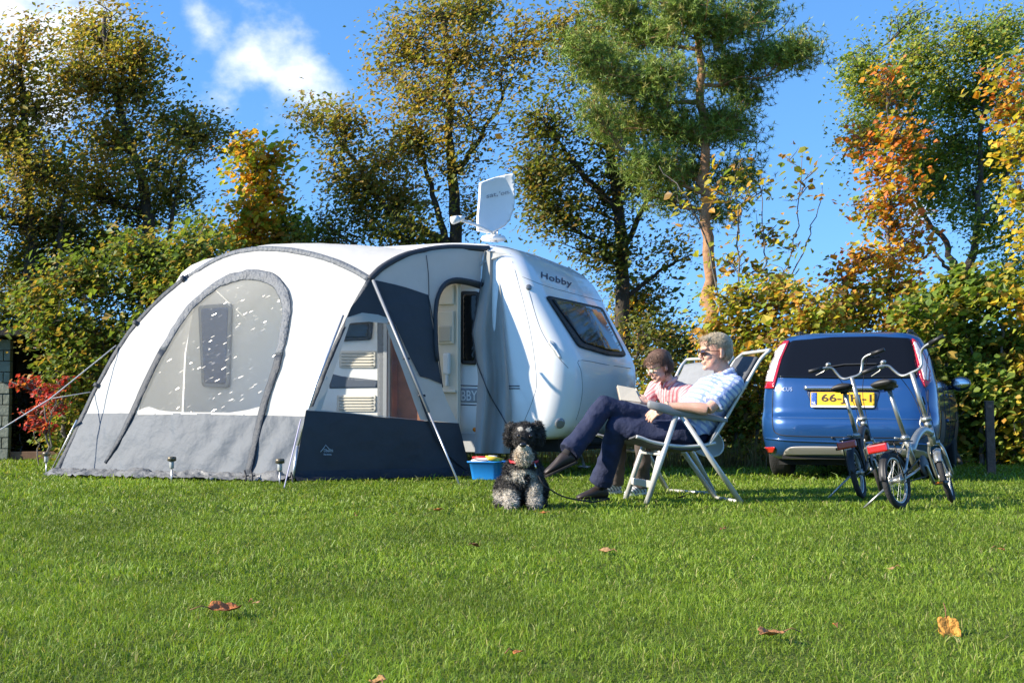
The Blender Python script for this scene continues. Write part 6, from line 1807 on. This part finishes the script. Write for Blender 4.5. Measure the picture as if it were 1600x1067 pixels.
# post by the hedge
gp_ = ground(1549, 739); gp_.z = 0
post = thing('marker_post', 'brown wooden pitch marker post right of the car', 'post', gp_)
hz = (at(1549, 628, gp_.y)).z
pm_ = Matrix.Translation(gp_) @ Matrix.Rotation(R(-12), 4, 'Z') @ Matrix.Rotation(R(-.6), 4, 'Y')
MB(pm_).box((0, 0, hz / 2 - .05), (.092, .092, hz + .1)).build('shaft', mat('post_wood', (.17, .105, .075), .85, var=.25, vscale=14, bump=.5, bscale=40), post, smooth=False, bevel=.006)
MB(pm_).box((0, -.049, hz - .05), (.05, .006, .03)).build('number_tag', mat('tag_brown', (.28, .16, .10), .6), post, smooth=False, bevel=.002)
MB(pm_).box((0, 0, hz + .006), (.10, .10, .014)).build('cap', mat('post_cap', (.22, .14, .10), .8, var=.2), post, smooth=False, bevel=.004)
# shed at the left edge: block pier, dark open front, roof
YS = 19.2
sx = lambda px: at(px, 650, YS).x
shed = thing('shed', 'dark open shed with a greenish block pier at the left edge', 'shed', Vector((sx(30), YS, 0)))
m_blk = mat('block_green', (.20, .215, .17), .9, var=.25, vscale=5, bump=.5, bscale=20, dirt=((.08, .09, .06), 4, .6))
zt = at(10, 530, YS).z
nr = 11; bh = zt / nr
for r_ in range(nr):
    x = sx(-75) + (0 if r_ % 2 else -.12)
    for c_ in range(4):
        x0 = max(sx(-75), x + c_ * .25); x1 = min(sx(14), x + (c_ + 1) * .25)
        if x1 - x0 < .04: continue
        MB().box(((x0 + x1) / 2, YS + .06 + .006 * ((r_ * 7 + c_ * 3) % 3), bh * (r_ + .5)), (x1 - x0 - .012, .12, bh - .012)).build('block', m_blk, shed, smooth=False, bevel=.006)
MB().box(((sx(-75) + sx(14)) / 2, YS + .09, zt / 2), (sx(14) - sx(-75) - .02, .09, zt - .02)).build('mortar', mat('mortar', (.12, .125, .11), .95), shed, smooth=False)
m_shd = mat('shed_timber', (.018, .016, .014), .9, var=.3, vscale=8, bump=.4, bscale=30)
MB().box(((sx(-120) + sx(112)) / 2, YS + 2.6, zt / 2), (sx(112) - sx(-120), .06, zt)).build('back_wall', m_shd, shed, smooth=False)
MB().box((sx(112), YS + 1.35, zt / 2), (.06, 2.6, zt)).build('side_wall', m_shd, shed, smooth=False)
MB().box((sx(-120), YS + 1.35, zt / 2), (.06, 2.6, zt)).build('side_wall', m_shd, shed, smooth=False)
MB().box(((sx(-130) + sx(122)) / 2, YS + 1.2, zt + .09), (sx(122) - sx(-130), 3.2, .12)).build('roof', m_shd, shed, smooth=False, bevel=.01)
MB().box(((sx(14) + sx(112)) / 2, YS + .10, .06), (sx(112) - sx(14), .08, .12)).build('sill_board', mat('board_brown', (.16, .09, .05), .85, var=.25, vscale=12), shed, smooth=False, bevel=.006)
# fallen leaves
def fallen_leaf(px, py, size, col, label, rot, curl, seed, lobed=True, tilt=0):
    g = ground(px, py, .022); rg = random.Random(seed)
    pts = []
    n = 30
    for k in range(n):
        a = 2 * math.pi * k / n
        r = (.62 + .30 * math.cos(a) + (.20 * abs(math.sin(2.5 * a + .4)) if lobed else 0) + rg.uniform(-.05, .05)) * size * .62
        pts.append((r * math.cos(a), r * math.sin(a) * (.8 if lobed else .55)))
    def proj(x, y):
        z = curl * (y * y * 2.4 / size + x * x * .8 / size) + .012 * noise.noise(Vector((x * 40, y * 40, seed)))
        return Vector((x, y, z))
    V = surf_patch([(p[0] * 1000, p[1] * 1000) for p in pts], 9, lambda x, y: proj(x / 1000, y / 1000))
    V.M = Matrix.Translation(g) @ Matrix.Rotation(rot, 4, 'Z') @ Matrix.Rotation(R(tilt if tilt else rg.uniform(4, 14)), 4, 'Y') @ Matrix.Rotation(R(rg.uniform(-8, 8)), 4, 'X')
    t = thing('fallen_leaf', label, 'leaf', g, 'fallen leaves on the lawn')
    V.build('blade', mat('dead_leaf_%d' % seed, col, .7, var=.35, vscale=40, bump=.6, bscale=90, transl=.15), t, solid=.0012)
    st = MB(V.M); st.tube([(-.25 * size, 0, .004), (-.55 * size, .02 * size, .01), (-.85 * size, .08 * size, -.005)], .0018, 5); st.build('stalk', mat('leaf_stalk', (.22, .10, .04), .7), t)
OR, BR, TN = (.50, .17, .04), (.24, .09, .035), (.42, .24, .10)
for i, (px, py, sz, c_, lab, lb) in enumerate([
    (342, 952, .115, (.46, .15, .04), 'large curled orange brown leaf lying front left on the lawn', True),
    (950, 861, .11, TN, 'pale tan leaf lying mid lawn below the dog', False),
    (1214, 990, .085, (.42, .19, .07), 'brown leaf with dark edge at the front right', True),
    (1480, 976, .09, (.66, .30, .05), 'bright orange leaf standing upright at the front right corner', True),
    (682, 797, .07, OR, 'small orange leaf in front of the awning side', True),
    (741, 852, .065, BR, 'dark brown leaf left of the pale tan one', True),
    (852, 801, .055, OR, 'small orange leaf just in front of the dog', True),
    (1068, 776, .10, BR, 'brown leaf beneath the man\'s chair', False),
    (556, 804, .04, BR, 'tiny dark leaf nearest the awning corner', False),
    (1562, 857, .05, OR, 'small orange leaf near the right edge', False),
    (1306, 977, .035, OR, 'tiny orange leaf between the two front right leaves', False),
    (1395, 887, .04, TN, 'tiny tan leaf below the bicycles', False),
    (1130, 826, .06, BR, 'small brown leaf in front of the chair\'s rear foot', False),
    (398, 941, .04, TN, 'tiny curled leaf right of the large orange brown one', False),
    (806, 1019, .04, OR, 'small rusty leaf near the bottom centre', False),
    (592, 1066, .05, (.36, .2, .06), 'yellow brown leaf cut by the bottom edge', True)]):
    fallen_leaf(px, py, sz, c_, lab, R(40 + 77 * i), (.35, .6, .4)[i % 3], 60 + i, lb, tilt=55 if i == 3 else 0)
# ================================================================== dog
dog = thing('dog', 'shaggy black and grey dog with pale muzzle sitting on the lawn', 'dog', ground(816, 790))
def D(px, py, Y): return at(px, py, Y)
db = MB()
db.tube(spline([D(816, 722, 9.18), D(815, 742, 9.22), D(812, 762, 9.34), D(808, 772, 9.50)], 12), [.085, .10, .112, .12, .125, .13, .135, .138, .138, .135, .13, .12], 16)
db.ell(D(816, 738, 9.17), (.098, .10, .12))
for sx_, px in ((-1, 799), (1, 835)):
    db.ell(D(px, 738, 9.18), (.055, .07, .085))
    db.tube(spline([D(px, 742, 9.16), D(px - sx_, 765, 9.13), D(px, 783, 9.10)], 8), [.058, .055, .05, .046, .044, .042, .042, .044], 12)
    db.ell(Vector((D(px, 785, 9.08).x, 9.05, .03)), (.045, .065, .032))
for px, pp in ((789, 782), (839, 843)):
    db.ell(D(px, 766, 9.36), (.075, .13, .10)); db.ell(Vector((D(pp, 785, 9.2).x, 9.18, .032)), (.042, .085, .034))
db.tube([D(817, 728, 9.19), D(819, 705, 9.17)], [.085, .078], 14)
hc = D(819, 683, 9.15)
db.ell(hc, (.086, .092, .084)); db.ell(hc + Vector((0, .01, .055)), (.075, .075, .05))
db.ell(D(818, 705, 9.04), (.056, .075, .044)); db.ell(D(818, 716, 9.05), (.054, .058, .046)); db.ell(D(817, 698, 8.99), (.032, .045, .022))
for px, py in ((795, 683), (844, 681)):
    db.ell(D(px, py, 9.18), (.036, .032, .072)); db.ell(D(px + (4 if px < 819 else -4), py - 16, 9.18), (.04, .035, .03))
db.tube([D(806, 780, 9.6), D(792, 785, 9.75)], [.035, .02], 8)
dme = fuse(db, .008, 5, 'body')
def dog_col(p):
    x, y, z = p.x, p.y, p.z
    r_ = ray_px(p); px, py = r_
    n_ = noise.noise(p * 22) ; n2_ = noise.noise(p * 60)
    k = Vector((.024, .022, .022))
    grey = Vector((.16, .145, .125)); pale = Vector((.70, .64, .54)); tan = Vector((.34, .22, .11))
    c = k.lerp(grey, max(0, min(1, .05 + .6 * n_ + .35 * n2_)))
    d = math.hypot((px - 818) / 17, (py - 711) / 17)
    if d < 1 and y < 9.14: c = c.lerp(tan.lerp(pale, .6 + .5 * n_), min(1, (1 - d) * 4))
    d = math.hypot((px - 815) / 28, (py - 743) / 12)
    if d < 1 and y < 9.2 and n_ > -.25: c = c.lerp(pale, min(.85, (1 - d) * 2))
    for cx, cy, rx, ry in ((797, 780, 16, 20), (836, 772, 13, 28), (784, 775, 16, 14)):
        d = math.hypot((px - cx) / rx, (py - cy) / ry)
        if d < 1: c = c.lerp(pale, min(.9, (1 - d) * 2.2) * (.75 + .5 * n_))
    d = math.hypot((px - 817) / 13, (py - 699) / 7)
    if d < 1 and y < 9.06: c = c.lerp(pale, min(.85, (1 - d) * 2))
    for cx, cy in ((813, 670), (826, 671)):
        d = math.hypot((px - cx) / 4.5, (py - cy) / 3.5)
        if d < 1 and y < 9.12: c = c.lerp(pale, .8)
    return c
def ray_px(p):
    d = p - CAM
    return CX + FPX * d.x / d.dot(FWD), CY - FPX * d.dot(UPV) / d.dot(FWD)
ca_ = dme.color_attributes.new('tint', 'FLOAT_COLOR', 'POINT')
for i, v in enumerate(dme.vertices):
    c = dog_col(v.co) * .7; ca_.data[i].color = (c.x, c.y, c.z, 1)
m_fur = tint_mat('fur', transl=0, rough=.65, spec=.3)
link('body', dme, m_fur, dog)
# curly coat
rg = random.Random(9); V = []; F = []; K = []
for p, n in surface_samples(dme, 34000, 8):
    col = dog_col(p) * rg.uniform(.75, 1.4)
    px, py = ray_px(p)
    face = abs(px - 818) < 20 and 664 < py < 706 and p.y < 9.13
    ln = .021 * rg.uniform(.7, 1.5) * (.35 if face else (.8 if py < 700 else 1))
    d = (n * .8 + Vector((rg.gauss(0, .55), rg.gauss(0, .45), -.35 + rg.gauss(0, .45)))).normalized()
    s = d.cross(n + Vector((rg.gauss(0, .3), rg.gauss(0, .3), rg.gauss(0, .3)))); s = s.normalized() if s.length > 1e-4 else n.orthogonal()
    w = .0016 * rg.uniform(.6, 1.4); b = len(V)
    q1 = p + d * ln * .55 + n * ln * .1; c2 = (d * .4 + Vector((rg.gauss(0, .8), rg.gauss(0, .8), rg.gauss(-.3, .8)))).normalized()
    q2 = q1 + c2 * ln * .6
    V += [p - s * w, p + s * w, q1 + s * w, q1 - s * w, q2]; F += [(b, b + 1, b + 2), (b, b + 2, b + 3), (b + 3, b + 2, b + 4)]
    K += [col] * 5
fme = fast_mesh('coat', np.array([list(v) for v in V]), np.array(F), np.array([list(k) for k in K]))
link('coat', fme, m_fur, dog, kind='stuff')
m_nose = mat('nose_black', (.01, .01, .011), .3, spec=.6)
MB().ell(D(817, 695, 8.925), (.025, .018, .018)).build('nose', m_nose, dog)
for px in (810, 829): MB().ell(D(px, 681, 9.048), (.013, .012, .012)).build('eye', mat('eye_dark', (.015, .008, .005), .08, spec=.8), dog)
cc = D(818, 720, 9.18)
MB().tube([cc + Vector((.098 * math.cos(a), .098 * math.sin(a), .012 * math.sin(a * 1) - .0)) for a in np.linspace(0, 2 * math.pi, 28)], .011, 8).build('collar', mat('collar_red', (.50, .02, .03), .5), dog)
MB().ell(cc + Vector((.02, -.115, -.03)), (.012, .004, .014)).build('collar_tag', m_chrome, dog)
# leash
ls = thing('leash', 'black leash running from the dog to the man\'s shoe', 'leash', ground(890, 775))
a = D(838, 735, 9.14)
gl_ = ground(928, 784, .03)
lp_ = spline([D(834, 722, 9.10), D(846, 752, 9.05), D(862, 766, 9.08), D(882, 776, 9.15), D(905, 781, 9.3), gl_, gl_ + Vector((.10, .25, 0))], 40)
for p in lp_: p.z = max(p.z, .03)
MB().tube(lp_, .0055, 6).build('cord', mat('leash_black', (.012, .012, .012), .6), ls)
MB().tube([lp_[0], lp_[2]], .008, 6).build('clip', m_chrome, ls)
